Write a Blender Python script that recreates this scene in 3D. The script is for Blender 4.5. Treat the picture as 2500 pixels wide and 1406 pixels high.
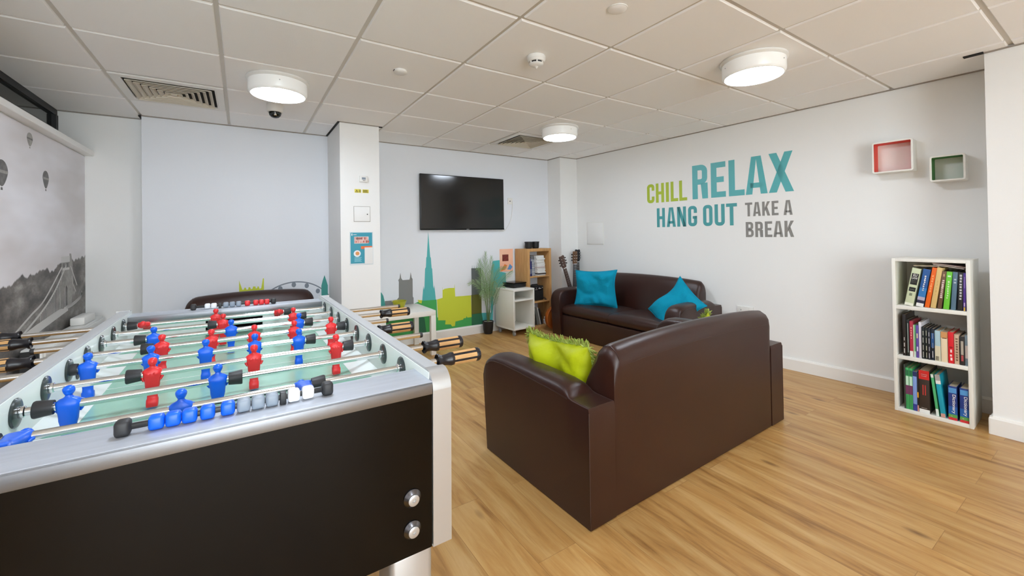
import bpy, bmesh, math, random
from mathutils import Vector, Matrix, noise

SC = bpy.context.scene
for _o in list(bpy.data.objects):
    bpy.data.objects.remove(_o)
PI = math.pi
COL = SC.collection
CEIL = 2.211

# ------------------------------------------------------------------ camera
cam_d = bpy.data.cameras.new('camera')
cam = bpy.data.objects.new('camera', cam_d)
COL.objects.link(cam)
RX, UX, FX = (0.83731354, -0.54652574, -0.01468504), (0.00759423, -0.01523105, 0.99985516), (0.54667025, 0.83730379, 0.00860273)
cam.matrix_world = Matrix(((RX[0], UX[0], -FX[0], 0), (RX[1], UX[1], -FX[1], 0), (RX[2], UX[2], -FX[2], 1.188), (0, 0, 0, 1)))
cam_d.sensor_fit = 'HORIZONTAL'
cam_d.sensor_width = 36.0
cam_d.lens = 36.0 * 1010.358 / 2500.0
cam_d.shift_y = (565.707 - 703.0) / 2500.0
cam_d.clip_start = 0.02
SC.camera = cam

# ------------------------------------------------------------------ light and exposure
W = bpy.data.worlds.new('world')
SC.world = W
W.use_nodes = True
W.node_tree.nodes['Background'].inputs[0].default_value = (0.84, 0.94, 1.0, 1)
W.node_tree.nodes['Background'].inputs[1].default_value = 6.4
LAMP_STRENGTH = 38.0          # glowing discs of the ceiling lamps; the room is left open behind the viewer to add even ambient light
SC.view_settings.view_transform = 'Standard'
SC.view_settings.look = 'None'
SC.view_settings.gamma = 1.0
SC.view_settings.use_curve_mapping = False
SC.view_settings.exposure = 0.58
try:
    SC.cycles.max_bounces = 9
    SC.cycles.diffuse_bounces = 6
    SC.cycles.glossy_bounces = 4
    SC.cycles.adaptive_threshold = 0.02
    SC.cycles.sample_clamp_indirect = 6.0
    SC.cycles.use_denoising = True
except Exception:
    pass


# ------------------------------------------------------------------ materials
def lin(c):
    r = []
    for v in c[:3]:
        v /= 255.0
        r.append(v / 12.92 if v <= 0.04045 else ((v + 0.055) / 1.055) ** 2.4)
    return (*r, 1.0)


def mat(name, col, rough=0.5, metal=0.0, spec=0.5, emit=None, estr=0.0, bump=None, var=None, coat=0.0, trans=0.0, aniso=None):
    """bump = (scale, strength); var = (scale, second colour, stretch)"""
    m = bpy.data.materials.new(name)
    m.use_nodes = True
    nt = m.node_tree
    b = nt.nodes['Principled BSDF']
    b.inputs['Base Color'].default_value = lin(col)
    b.inputs['Roughness'].default_value = rough
    b.inputs['Metallic'].default_value = metal
    b.inputs['Specular IOR Level'].default_value = spec
    b.inputs['Coat Weight'].default_value = coat
    b.inputs['Transmission Weight'].default_value = trans
    if emit:
        b.inputs['Emission Color'].default_value = lin(emit)
        b.inputs['Emission Strength'].default_value = estr
    if bump or var:
        tc = nt.nodes.new('ShaderNodeTexCoord')
        mp = nt.nodes.new('ShaderNodeMapping')
        nt.links.new(tc.outputs['Object'], mp.inputs[0])
    if var:
        mp2 = nt.nodes.new('ShaderNodeMapping')
        nt.links.new(tc.outputs['Object'], mp2.inputs[0])
        mp2.inputs['Scale'].default_value = var[2] if len(var) > 2 else (1, 1, 1)
        n = nt.nodes.new('ShaderNodeTexNoise')
        n.inputs['Scale'].default_value = var[0]
        n.inputs['Detail'].default_value = 5
        nt.links.new(mp2.outputs[0], n.inputs['Vector'])
        mx = nt.nodes.new('ShaderNodeMix')
        mx.data_type = 'RGBA'
        mx.inputs[6].default_value = lin(col)
        mx.inputs[7].default_value = lin(var[1])
        rp = nt.nodes.new('ShaderNodeMapRange')
        rp.inputs[1].default_value = 0.3
        rp.inputs[2].default_value = 0.7
        nt.links.new(n.outputs['Fac'], rp.inputs[0])
        nt.links.new(rp.outputs[0], mx.inputs[0])
        nt.links.new(mx.outputs[2], b.inputs['Base Color'])
    if bump:
        n = nt.nodes.new('ShaderNodeTexNoise')
        n.inputs['Scale'].default_value = bump[0]
        n.inputs['Detail'].default_value = 4
        nt.links.new(mp.outputs[0], n.inputs['Vector'])
        if aniso:
            mp.inputs['Scale'].default_value = aniso
        bp = nt.nodes.new('ShaderNodeBump')
        bp.inputs['Strength'].default_value = bump[1]
        bp.inputs['Distance'].default_value = 0.01
        nt.links.new(n.outputs['Fac'], bp.inputs['Height'])
        nt.links.new(bp.outputs[0], b.inputs['Normal'])
    return m


M = {}
M['wall'] = mat('wall_paint', (238, 238, 236), 0.75, bump=(180, 0.04))
M['wall_blue'] = mat('pale_blue_paint', (230, 233, 238), 0.7, bump=(180, 0.04))
M['white'] = mat('white_laminate', (232, 230, 222), 0.45)
M['white_gloss'] = mat('white_gloss_paint', (236, 234, 229), 0.3)
M['white_plastic'] = mat('white_plastic', (232, 231, 226), 0.35)
M['tile'] = mat('ceiling_tile', (250, 250, 249), 0.92, bump=(260, 0.08))
M['vent_cream'] = mat('vent_cream_enamel', (216, 208, 190), 0.45)
M['tbar'] = mat('ceiling_grid_bar', (204, 198, 186), 0.32, spec=0.6)
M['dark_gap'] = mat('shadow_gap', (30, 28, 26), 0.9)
M['trim_grey'] = mat('ceiling_edge_trim', (150, 142, 132), 0.6)  # shadow line of the ceiling edge put in as colour; also the hatch frame
M['lamp_body'] = mat('lamp_opal_ring', (238, 238, 234), 0.25, emit=(246, 248, 250), estr=0.08)
M['lamp_glow'] = mat('lamp_glow_disc', (255, 255, 255), 0.4, emit=(230, 241, 255), estr=LAMP_STRENGTH)
M['leather'] = mat('brown_leather', (51, 22, 12), 0.34, spec=0.5, bump=(420, 0.10), var=(3.0, (44, 18, 10)))
M['leather'].node_tree.nodes['Principled BSDF'].inputs['Sheen Weight'].default_value = 0.03
M['teal'] = mat('teal_ribbed_fabric', (8, 150, 182), 0.9, spec=0.2, bump=(90, 0.5), aniso=(1, 1, 9))
M['lime'] = mat('lime_satin_fabric', (186, 198, 14), 0.48, bump=(40, 0.15))
M['lime_fringe'] = mat('lime_fringe', (186, 200, 110), 0.9, spec=0.1, var=(60, (134, 158, 62)))
M['alu'] = mat('brushed_aluminium', (190, 196, 206), 0.42, 0.35, bump=(60, 0.04), aniso=(1, 30, 30), var=(20, (178, 184, 194), (0.5, 6, 6)))
M['alu_satin'] = mat('satin_aluminium', (192, 192, 192), 0.36, 0.7)
M['alu_lip'] = mat('aluminium_lip', (142, 144, 149), 0.38, 0.92, bump=(60, 0.04), aniso=(1, 30, 30))
M['alu_rail'] = mat('aluminium_rail', (190, 193, 196), 0.4, 0.25)
M['chrome'] = mat('chrome', (225, 227, 228), 0.12, 1.0)
M['black_gloss'] = mat('black_gloss_panel', (5, 4, 4), 0.16, spec=0.22)
M['black_rubber'] = mat('black_rubber', (40, 40, 42), 0.5)
M['grip_black'] = mat('shiny_black_grip', (26, 25, 30), 0.28)
M['grip_wood'] = mat('pale_handle_wood', (204, 162, 108), 0.4, var=(18, (190, 144, 92), (1, 8, 8)))
M['side_white'] = mat('white_table_side', (224, 232, 228), 0.3)
M['field'] = mat('green_glass_field', (150, 198, 176), 0.22, spec=0.6)
M['m_blue'] = mat('blue_plastic', (4, 96, 226), 0.32)
M['m_red'] = mat('red_plastic', (222, 42, 46), 0.35)
M['m_grey'] = mat('grey_plastic', (136, 148, 162), 0.35)
M['m_white'] = mat('white_bead_plastic', (232, 234, 238), 0.35)
M['disc'] = mat('dark_bearing_plastic', (52, 60, 60), 0.25)
M['oak'] = mat('oak_veneer', (206, 160, 104), 0.5, var=(9, (184, 136, 80), (6, 6, 0.7)))
M['screen'] = mat('black_screen', (14, 14, 15), 0.13, spec=0.6)
M['black_plastic'] = mat('black_plastic', (24, 24, 26), 0.4)
M['grey_plastic'] = mat('grey_caster_plastic', (150, 150, 150), 0.5)
M['radiator'] = mat('radiator_white', (228, 228, 224), 0.4)
M['glass_dark'] = mat('dark_window_glass', (18, 24, 20), 0.08, spec=0.6)
M['frame_dark'] = mat('dark_window_frame', (30, 31, 32), 0.5)
M['leaf'] = mat('palm_leaf', (104, 146, 84), 0.55, var=(5, (164, 186, 140)))
M['stem'] = mat('palm_stem', (92, 112, 60), 0.6)
M['pebble'] = mat('pale_pebbles', (190, 184, 172), 0.8, var=(80, (130, 124, 112)))
M['pot'] = mat('black_plant_pot', (28, 28, 29), 0.45)
M['bowl'] = mat('yellow_clear_plastic', (214, 212, 40), 0.15, trans=0.55)
M['t_green'] = mat('decal_green', (66, 168, 88), 0.6)
M['t_lime'] = mat('decal_lime', (204, 214, 58), 0.6)
M['t_teal'] = mat('decal_teal', (80, 178, 178), 0.6)
M['t_teal2'] = mat('decal_sea_green', (62, 150, 140), 0.6)
M['t_grey'] = mat('decal_grey', (128, 128, 126), 0.6)
M['t_grey_blue'] = mat('decal_blue_grey', (128, 136, 146), 0.6)
M['t_dark'] = mat('decal_dark_grey', (98, 104, 104), 0.6)
M['t_olive'] = mat('decal_olive', (96, 98, 34), 0.6)
M['t_deep'] = mat('decal_deep_green', (40, 106, 74), 0.6)
M['l_lime'] = mat('lettering_lime', (176, 196, 60), 0.45)
M['l_teal'] = mat('lettering_teal', (92, 178, 182), 0.4)
M['l_teal2'] = mat('lettering_dark_teal', (78, 160, 164), 0.45)
M['l_grey'] = mat('lettering_grey', (140, 138, 134), 0.5)
M['paper'] = mat('book_paper', (214, 200, 176), 0.8, var=(120, (186, 170, 146), (1, 1, 1)))
M['ink_white'] = mat('white_print', (230, 230, 228), 0.6)
M['ink_black'] = mat('black_print', (34, 36, 34), 0.6)
M['ink_red'] = mat('red_print', (206, 48, 44), 0.6)


def floor_material():
    m = bpy.data.materials.new('oak_vinyl_planks')
    m.use_nodes = True
    nt = m.node_tree
    N, L = nt.nodes.new, nt.links.new
    b = nt.nodes['Principled BSDF']
    tc = N('ShaderNodeTexCoord')
    mp = N('ShaderNodeMapping')
    mp.inputs['Rotation'].default_value = (0, 0, PI / 2)
    L(tc.outputs['Object'], mp.inputs[0])
    br = N('ShaderNodeTexBrick')
    br.offset = 0.37
    br.inputs['Color1'].default_value = (0, 0, 0, 1)
    br.inputs['Color2'].default_value = (1, 1, 1, 1)
    br.inputs['Mortar'].default_value = (0.5, 0.5, 0.5, 1)
    br.inputs['Scale'].default_value = 1.0
    br.inputs['Mortar Size'].default_value = 0.0012
    br.inputs['Mortar Smooth'].default_value = 0.3
    br.inputs['Brick Width'].default_value = 1.22
    br.inputs['Row Height'].default_value = 0.178
    L(mp.outputs[0], br.inputs['Vector'])
    # per-plank offset of the grain
    sep = N('ShaderNodeSeparateXYZ')
    L(tc.outputs['Object'], sep.inputs[0])
    mul = N('ShaderNodeMath'); mul.operation = 'MULTIPLY'; mul.inputs[1].default_value = 37.0
    L(br.outputs['Color'], mul.inputs[0])
    cmb = N('ShaderNodeCombineXYZ')
    sx = N('ShaderNodeMath'); sx.operation = 'MULTIPLY'; sx.inputs[1].default_value = 11.0
    sy = N('ShaderNodeMath'); sy.operation = 'MULTIPLY'; sy.inputs[1].default_value = 1.15
    L(sep.outputs[0], sx.inputs[0]); L(sep.outputs[1], sy.inputs[0])
    L(sx.outputs[0], cmb.inputs[0]); L(sy.outputs[0], cmb.inputs[1]); L(mul.outputs[0], cmb.inputs[2])
    g = N('ShaderNodeTexNoise')
    g.inputs['Scale'].default_value = 1.5; g.inputs['Detail'].default_value = 9; g.inputs['Roughness'].default_value = 0.62; g.inputs['Distortion'].default_value = 0.55
    L(cmb.outputs[0], g.inputs['Vector'])
    cr = N('ShaderNodeValToRGB')
    e = cr.color_ramp.elements
    e[0].position = 0.25; e[0].color = lin((126, 83, 38))
    e[1].position = 0.72; e[1].color = lin((204, 166, 112))
    k = e.new(0.44); k.color = lin((181, 135, 76))
    k2 = e.new(0.56); k2.color = lin((193, 152, 93))
    L(g.outputs['Fac'], cr.inputs[0])
    # fine dark streaks along the plank
    cm2 = N('ShaderNodeCombineXYZ')
    fx = N('ShaderNodeMath'); fx.operation = 'MULTIPLY'; fx.inputs[1].default_value = 42.0
    fy = N('ShaderNodeMath'); fy.operation = 'MULTIPLY'; fy.inputs[1].default_value = 2.2
    L(sep.outputs[0], fx.inputs[0]); L(sep.outputs[1], fy.inputs[0])
    L(fx.outputs[0], cm2.inputs[0]); L(fy.outputs[0], cm2.inputs[1]); L(mul.outputs[0], cm2.inputs[2])
    g2 = N('ShaderNodeTexNoise'); g2.inputs['Scale'].default_value = 1.0; g2.inputs['Detail'].default_value = 6; g2.inputs['Roughness'].default_value = 0.7
    L(cm2.outputs[0], g2.inputs['Vector'])
    st = N('ShaderNodeMapRange'); st.inputs[1].default_value = 0.56; st.inputs[2].default_value = 0.78; st.inputs[3].default_value = 0.0; st.inputs[4].default_value = 0.62
    L(g2.outputs['Fac'], st.inputs[0])
    stm = N('ShaderNodeMix'); stm.data_type = 'RGBA'; stm.inputs[7].default_value = lin((140, 94, 46))
    L(st.outputs[0], stm.inputs[0]); L(cr.outputs[0], stm.inputs[6])
    # plank to plank tint
    hs = N('ShaderNodeHueSaturation')
    mr = N('ShaderNodeMapRange')
    mr.inputs[3].default_value = 0.90; mr.inputs[4].default_value = 1.07
    L(br.outputs['Color'], mr.inputs[0])
    L(mr.outputs[0], hs.inputs['Value'])
    L(stm.outputs[2], hs.inputs['Color'])
    # knots
    vo = N('ShaderNodeTexVoronoi')
    vo.inputs['Scale'].default_value = 1.0
    mpk = N('ShaderNodeMapping'); mpk.inputs['Scale'].default_value = (5.2, 1.9, 1)
    L(tc.outputs['Object'], mpk.inputs[0])
    L(mpk.outputs[0], vo.inputs['Vector'])
    kr = N('ShaderNodeMapRange')
    kr.inputs[1].default_value = 0.03; kr.inputs[2].default_value = 0.11; kr.inputs[3].default_value = 0.75; kr.inputs[4].default_value = 0.0
    L(vo.outputs['Distance'], kr.inputs[0])
    km = N('ShaderNodeMix'); km.data_type = 'RGBA'; km.inputs[7].default_value = lin((96, 60, 28))
    L(kr.outputs[0], km.inputs[0]); L(hs.outputs[0], km.inputs[6])
    # seams
    sm = N('ShaderNodeMix'); sm.data_type = 'RGBA'; sm.inputs[7].default_value = lin((128, 88, 46))
    sf = N('ShaderNodeMath'); sf.operation = 'MULTIPLY'; sf.inputs[1].default_value = 0.55
    L(br.outputs['Fac'], sf.inputs[0])
    L(sf.outputs[0], sm.inputs[0]); L(km.outputs[2], sm.inputs[6])
    L(sm.outputs[2], b.inputs['Base Color'])
    b.inputs['Roughness'].default_value = 0.36
    b.inputs['Specular IOR Level'].default_value = 0.45
    bp = N('ShaderNodeBump'); bp.inputs['Strength'].default_value = 0.06; bp.inputs['Distance'].default_value = 0.01
    L(g.outputs['Fac'], bp.inputs['Height'])
    L(bp.outputs[0], b.inputs['Normal'])
    return m


M['floor'] = floor_material()


def mural_material():
    """grey photo print: misty sky above a wooded gorge"""
    m = bpy.data.materials.new('grey_gorge_photo_print')
    m.use_nodes = True
    nt = m.node_tree
    N, L = nt.nodes.new, nt.links.new
    b = nt.nodes['Principled BSDF']
    tc = N('ShaderNodeTexCoord')
    sep = N('ShaderNodeSeparateXYZ'); L(tc.outputs['Object'], sep.inputs[0])

    def noise_n(sc, det, scale=(1, 1, 1), rough=0.6):
        mp = N('ShaderNodeMapping'); mp.inputs['Scale'].default_value = scale
        L(tc.outputs['Object'], mp.inputs[0])
        n = N('ShaderNodeTexNoise'); n.inputs['Scale'].default_value = sc; n.inputs['Detail'].default_value = det
        n.inputs['Roughness'].default_value = rough
        L(mp.outputs[0], n.inputs['Vector'])
        return n.outputs['Fac']

    def math_n(op, a, c):
        q = N('ShaderNodeMath'); q.operation = op
        for i, v in enumerate((a, c)):
            if isinstance(v, (int, float)):
                q.inputs[i].default_value = v
            else:
                L(v, q.inputs[i])
        return q.outputs[0]
    # tree line height along the wall
    line = math_n('ADD', math_n('MULTIPLY', math_n('SUBTRACT', sep.outputs[1], 3.2), 0.078), 0.965)
    jag = math_n('ADD', math_n('MULTIPLY', math_n('SUBTRACT', noise_n(5, 2, (0, 1, 0)), 0.5), 0.14), math_n('MULTIPLY', math_n('SUBTRACT', noise_n(13, 4, (0, 1, 0)), 0.5), 0.07))
    line = math_n('ADD', line, jag)
    d = math_n('SUBTRACT', line, sep.outputs[2])
    mk = N('ShaderNodeMapRange'); mk.inputs[1].default_value = -0.004; mk.inputs[2].default_value = 0.006
    L(d, mk.inputs[0])
    sky = N('ShaderNodeValToRGB')
    sky.color_ramp.elements[0].position = 0.35; sky.color_ramp.elements[0].color = lin((216, 210, 209))
    sky.color_ramp.elements[1].position = 0.62; sky.color_ramp.elements[1].color = lin((240, 238, 242))
    L(noise_n(1.6, 3, (1, 0.5, 1.6)), sky.inputs[0])
    tr = N('ShaderNodeValToRGB')
    te = tr.color_ramp.elements
    te[0].position = 0.36; te[0].color = lin((84, 80, 77))
    te[1].position = 0.66; te[1].color = lin((172, 168, 162))
    k = te.new(0.5); k.color = lin((122, 117, 112))
    vo = N('ShaderNodeTexVoronoi'); vo.feature = 'SMOOTH_F1'; vo.inputs['Scale'].default_value = 11
    mpv = N('ShaderNodeMapping'); mpv.inputs['Scale'].default_value = (1, 0.6, 1.1); L(tc.outputs['Object'], mpv.inputs[0]); L(mpv.outputs[0], vo.inputs['Vector'])
    mixv = math_n('ADD', math_n('MULTIPLY', noise_n(10, 8, (1, 0.5, 1), 0.7), 0.75), math_n('MULTIPLY', math_n('SUBTRACT', 0.75, vo.outputs['Distance']), 0.28))
    mixv = math_n('ADD', mixv, math_n('MULTIPLY', math_n('SUBTRACT', noise_n(2.6, 2), 0.5), 0.35))
    L(mixv, tr.inputs[0])
    mx = N('ShaderNodeMix'); mx.data_type = 'RGBA'
    L(mk.outputs[0], mx.inputs[0]); L(sky.outputs[0], mx.inputs[6]); L(tr.outputs[0], mx.inputs[7])
    L(mx.outputs[2], b.inputs['Base Color'])
    b.inputs['Roughness'].default_value = 0.6
    return m


M['mural'] = mural_material()
M['p_light'] = mat('print_light_grey', (206, 203, 198), 0.6)
M['p_mid'] = mat('print_mid_grey', (164, 160, 153), 0.6, var=(40, (140, 136, 130)))
M['p_dark'] = mat('print_dark_grey', (92, 90, 88), 0.6, var=(30, (122, 120, 118)))
COLS = {}


def cmat(c, rough=0.45):
    if (c, rough) not in COLS:
        COLS[(c, rough)] = mat('cover_%d_%d_%d' % c, c, rough)
    return COLS[(c, rough)]


# ------------------------------------------------------------------ mesh builder
class MB:
    def __init__(s):
        s.bm = bmesh.new()

    def merge(s, t, mi=0, X=None):
        if X is not None:
            t.transform(X)
        t.verts.index_update()
        vs = [s.bm.verts.new(v.co) for v in t.verts]
        for f in t.faces:
            try:
                nf = s.bm.faces.new([vs[v.index] for v in f.verts])
                nf.material_index = mi if mi >= 0 else f.material_index
            except ValueError:
                pass
        t.free()
        return s

    def box(s, x0, x1, y0, y1, z0, z1, bev=0.0, seg=2, mi=0, X=None):
        t = bmesh.new()
        p = [(x, y, z) for x in (x0, x1) for y in (y0, y1) for z in (z0, z1)]
        v = [t.verts.new(q) for q in p]
        for q in ((0, 1, 3, 2), (4, 6, 7, 5), (0, 4, 5, 1), (2, 3, 7, 6), (0, 2, 6, 4), (1, 5, 7, 3)):
            t.faces.new([v[i] for i in q])
        if bev > 0:
            bmesh.ops.bevel(t, geom=list(t.edges), offset=bev, segments=seg, profile=0.5, affect='EDGES', clamp_overlap=True)
        return s.merge(t, mi, X)

    def loft(s, rings, mi=0, cap=True, X=None, closed=True):
        t = bmesh.new()
        R = [[t.verts.new(p) for p in r] for r in rings]
        n = len(R[0])
        for a, b in zip(R, R[1:]):
            for i in range(n if closed else n - 1):
                j = (i + 1) % n
                t.faces.new((a[i], a[j], b[j], b[i]))
        if cap:
            t.faces.new(R[0][::-1]); t.faces.new(R[-1])
        bmesh.ops.recalc_face_normals(t, faces=list(t.faces))
        return s.merge(t, mi, X)

    def lathe(s, prof, seg=24, X=None, mi=0, cap=True):
        rings = [[(r * math.cos(2 * PI * i / seg), r * math.sin(2 * PI * i / seg), z) for i in range(seg)] for r, z in prof]
        return s.loft(rings, mi, cap, X)

    def tube(s, pts, r, seg=10, mi=0):
        pts = [Vector(p) for p in pts]
        rs = r if isinstance(r, (list, tuple)) else [r] * len(pts)
        rings, up = [], None
        for i, p in enumerate(pts):
            d = (pts[min(i + 1, len(pts) - 1)] - pts[max(i - 1, 0)]).normalized()
            if up is None:
                up = Vector((0, 0, 1)) if abs(d.z) < 0.9 else Vector((1, 0, 0))
            a = d.cross(up).normalized()
            up = a.cross(d)
            rings.append([tuple(p + rs[i] * (math.cos(2 * PI * k / seg) * a + math.sin(2 * PI * k / seg) * up)) for k in range(seg)])
        return s.loft(rings, mi)

    def prism(s, poly, f, t0, t1, mi=0):
        """polygon in 2-D, f(u, v, t) -> 3-D, thickness from t0 to t1"""
        t = bmesh.new()
        a = [t.verts.new(f(u, v, t0)) for u, v in poly]
        b = [t.verts.new(f(u, v, t1)) for u, v in poly]
        n = len(poly)
        fa, fb = t.faces.new(a[::-1]), t.faces.new(b)
        for i in range(n):
            j = (i + 1) % n
            t.faces.new((a[i], a[j], b[j], b[i]))
        bmesh.ops.recalc_face_normals(t, faces=list(t.faces))
        bmesh.ops.triangulate(t, faces=[q for q in t.faces if len(q.verts) > 4], quad_method='BEAUTY', ngon_method='EAR_CLIP')
        return s.merge(t, mi)

    def ball(s, c, r, seg=16, mi=0, X=None):
        rx, ry, rz = r if isinstance(r, (tuple, list)) else (r, r, r)
        n = seg // 2
        rings = []
        for j in range(1, n):
            a = PI * j / n
            rings.append([(c[0] + rx * math.sin(a) * math.cos(2 * PI * i / seg), c[1] + ry * math.sin(a) * math.sin(2 * PI * i / seg), c[2] - rz * math.cos(a)) for i in range(seg)])
        return s.loft(rings, mi, True, X)

    def build(s, name, mats, parent=None, angle=38, loc=None, rot=None):
        me = bpy.data.meshes.new(name)
        s.bm.normal_update()
        s.bm.to_mesh(me)
        s.bm.free()
        for m in (mats if isinstance(mats, (list, tuple)) else [mats]):
            me.materials.append(m)
        me.polygons.foreach_set('use_smooth', [True] * len(me.polygons))
        me.set_sharp_from_angle(angle=math.radians(angle))
        return link(name, me, parent, loc, rot)


def link(name, data, parent=None, loc=None, rot=None):
    o = bpy.data.objects.new(name, data)
    COL.objects.link(o)
    if parent:
        o.parent = parent
    if loc:
        o.location = loc
    if rot:
        o.rotation_euler = rot
    return o


def tag(o, label, cat, group=None):
    o['label'] = label
    o['category'] = cat
    if group:
        o['group'] = group
    return o


def thing(name, label, cat, loc=(0, 0, 0), rot=(0, 0, 0), group=None):
    return tag(link(name, None, None, loc, rot), label, cat, group)


def struct(name, mb, mats):
    o = mb.build(name, mats, angle=16)
    o['kind'] = 'structure'
    return o


def dup(src, label=None, loc=None, rot=None, group=None):
    """copy of a thing with its parts and sub-parts"""
    r = src.copy(); COL.objects.link(r)
    if loc is not None:
        r.location = loc
    if rot is not None:
        r.rotation_euler = rot
    if label:
        r['label'] = label
    if group:
        r['group'] = group

    def kids(a, b):
        for ch in list(a.children):
            c = ch.copy(); COL.objects.link(c); c.parent = b
            kids(ch, c)
    kids(src, r)
    return r


def text_mesh(name, s, w, h, material, parent, X, bold=0.0):
    """letters filling a w x h field, lower left corner at X's origin, lying in X's local xy plane"""
    cu = bpy.data.curves.new(name, 'FONT')
    cu.body = s
    cu.size = 1.0
    cu.extrude = 0.004
    cu.offset = bold
    tmp = bpy.data.objects.new('tmp_text', cu)
    COL.objects.link(tmp)
    dg = bpy.context.evaluated_depsgraph_get()
    me = bpy.data.meshes.new_from_object(tmp.evaluated_get(dg))
    bpy.data.objects.remove(tmp)
    bpy.data.curves.remove(cu)
    xs = [v.co.x for v in me.vertices]; ys = [v.co.y for v in me.vertices]
    x0, x1, y0, y1 = min(xs), max(xs), min(ys), max(ys)
    for v in me.vertices:
        c = Vector(((v.co.x - x0) / (x1 - x0) * w, (v.co.y - y0) / (y1 - y0) * h, v.co.z * 0.05))
        v.co = X @ c
    me.materials.clear()
    me.materials.append(material)
    me.name = name
    return link(name, me, parent)


# ------------------------------------------------------------------ walls, floor and ceiling
WA, WB = Vector((3.81, 4.11, 0)), Vector((4.00886, 0.5583, 0))      # two points of the right wall


def xwall(y):
    return WA.x + (WB.x - WA.x) * (y - WA.y) / (WB.y - WA.y)


WDIR = (WB - WA).normalized()            # along the wall, to the right as one faces it
WNOR = Vector((WDIR.y, -WDIR.x, 0))      # into the room
if WNOR.x > 0:
    WNOR = -WNOR


def on_wall(y, z, out=0.0):
    return Vector((xwall(y), y, z)) + WNOR * out


BACK_Y = 4.47
b = MB().box(-1.45, 4.3, -3.3, 4.75, -0.08, 0)
struct('floor', b, M['floor'])

b = MB().box(-1.45, -0.68, 4.6, 4.75, 0, 2.4)
struct('wall_back_left', b, M['wall'])
b = MB().box(-0.68, 0.75, BACK_Y, 4.75, 0, 2.4).box(1.04, 3.95, BACK_Y, 4.75, 0, 2.4)
struct('wall_back', b, M['wall_blue'])
b = MB().box(0.726, 1.066, 3.857, 4.6, 0, 2.4)
struct('wall_pillar', b, M['wall'])
b = MB().box(3.515, 4.1, 4.205, 4.6, 0, 2.4)
struct('wall_corner', b, M['wall'])
b = MB()
q0, q1 = Vector((xwall(4.6), 4.6, 0)), Vector((xwall(0.3), 0.3, 0))
b.prism([(q0.x, q0.y), (q1.x, q1.y), (4.3, 0.3), (4.3, 4.6)], lambda u, v, t: (u, v, t), 0, 2.4)
struct('wall_right', b, M['wall'])
b = MB().box(3.63, 4.3, -3.3, 0.5, 0, 2.4)
struct('wall_right_front', b, M['wall'])
b = MB().box(1.3, 4.3, -3.45, -3.3, 0, 2.4)  # unseen wall added behind the viewer to hold back some ambient light
struct('wall_front', b, M['wall'])
b = MB().box(-1.45, -1.22, -3.3, 4.65, 0, 2.4).box(-1.22, -1.046, -3.3, 4.6, 0, 1.87)
struct('wall_left', b, M['wall'])
# ledge above the printed mural
b = MB().box(-1.22, -0.985, -3.3, 4.598, 1.868, 1.908, 0.006)
struct('trim_1', b, M['white_gloss'])
# dark strip window above the ledge
w = MB()
w.box(-1.219, -1.19, -3.3, 4.597, 1.908, 1.945).box(-1.219, -1.19, -3.3, 4.597, 2.165, 2.2095).box(-1.219, -1.185, 4.55, 4.597, 1.945, 2.165)
w.box(-1.219, -1.19, 2.9, 2.95, 1.945, 2.165).box(-1.219, -1.195, -3.3, 4.55, 2.05, 2.062)
w.box(-1.2195, -1.21, -3.3, 4.55, 1.945, 2.165, mi=1)
struct('window_1', w, [M['frame_dark'], M['glass_dark']])

# suspended ceiling: lay-in tiles that hang a little below the grid bars
c = MB()
GX, GY, T = -0.6875, 2.199, 0.6
c.box(-1.45, 4.3, -3.4, 4.75, CEIL + 0.009, CEIL + 0.06, mi=1)
gap = 0.0125
i0 = [GX + T * i for i in range(-2, 10)]
j0 = [GY + T * j for j in range(-10, 6)]
for x in i0:
    for y in j0:
        if abs(y - (GY + 2 * T)) < 0.01 and (abs(x - GX) < 0.01 or abs(x - (GX + 5 * T)) < 0.01):
            continue          # the two air vents sit here
        x0, x1, y0, y1 = max(x + gap, -1.4), min(x + T - gap, 4.28), max(y + gap, -3.38), min(y + T - gap, 4.7)
        if x1 - x0 < 0.02 or y1 - y0 < 0.02:
            continue
        r0 = [(x0 - 0.003, y0 - 0.003, CEIL + 0.0095), (x1 + 0.003, y0 - 0.003, CEIL + 0.0095), (x1 + 0.003, y1 + 0.003, CEIL + 0.0095), (x0 - 0.003, y1 + 0.003, CEIL + 0.0095)]
        r1 = [(x0, y0, CEIL + 0.002), (x1, y0, CEIL + 0.002), (x1, y1, CEIL + 0.002), (x0, y1, CEIL + 0.002)]
        r2 = [(x0 + 0.003, y0 + 0.003, CEIL), (x1 - 0.003, y0 + 0.003, CEIL), (x1 - 0.003, y1 - 0.003, CEIL), (x0 + 0.003, y1 - 0.003, CEIL)]
        c.loft([r0, r1, r2], 0)
struct('ceiling', c, [M['tile'], M['tbar']])

# strips under the ceiling edge; grey paints its shadow line, black its dark gaps
n = 2


def ceiling_shade_strip(p, q, wid=0.02, m='trim_grey', h=0.007):
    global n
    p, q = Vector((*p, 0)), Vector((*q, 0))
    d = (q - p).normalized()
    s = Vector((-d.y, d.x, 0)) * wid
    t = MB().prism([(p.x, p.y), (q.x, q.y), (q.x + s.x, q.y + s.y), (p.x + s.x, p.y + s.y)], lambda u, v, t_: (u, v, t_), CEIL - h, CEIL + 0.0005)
    struct('trim_%d' % n, t, M[m])  # strip stands in for the shade where wall meets ceiling
    n += 1


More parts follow.
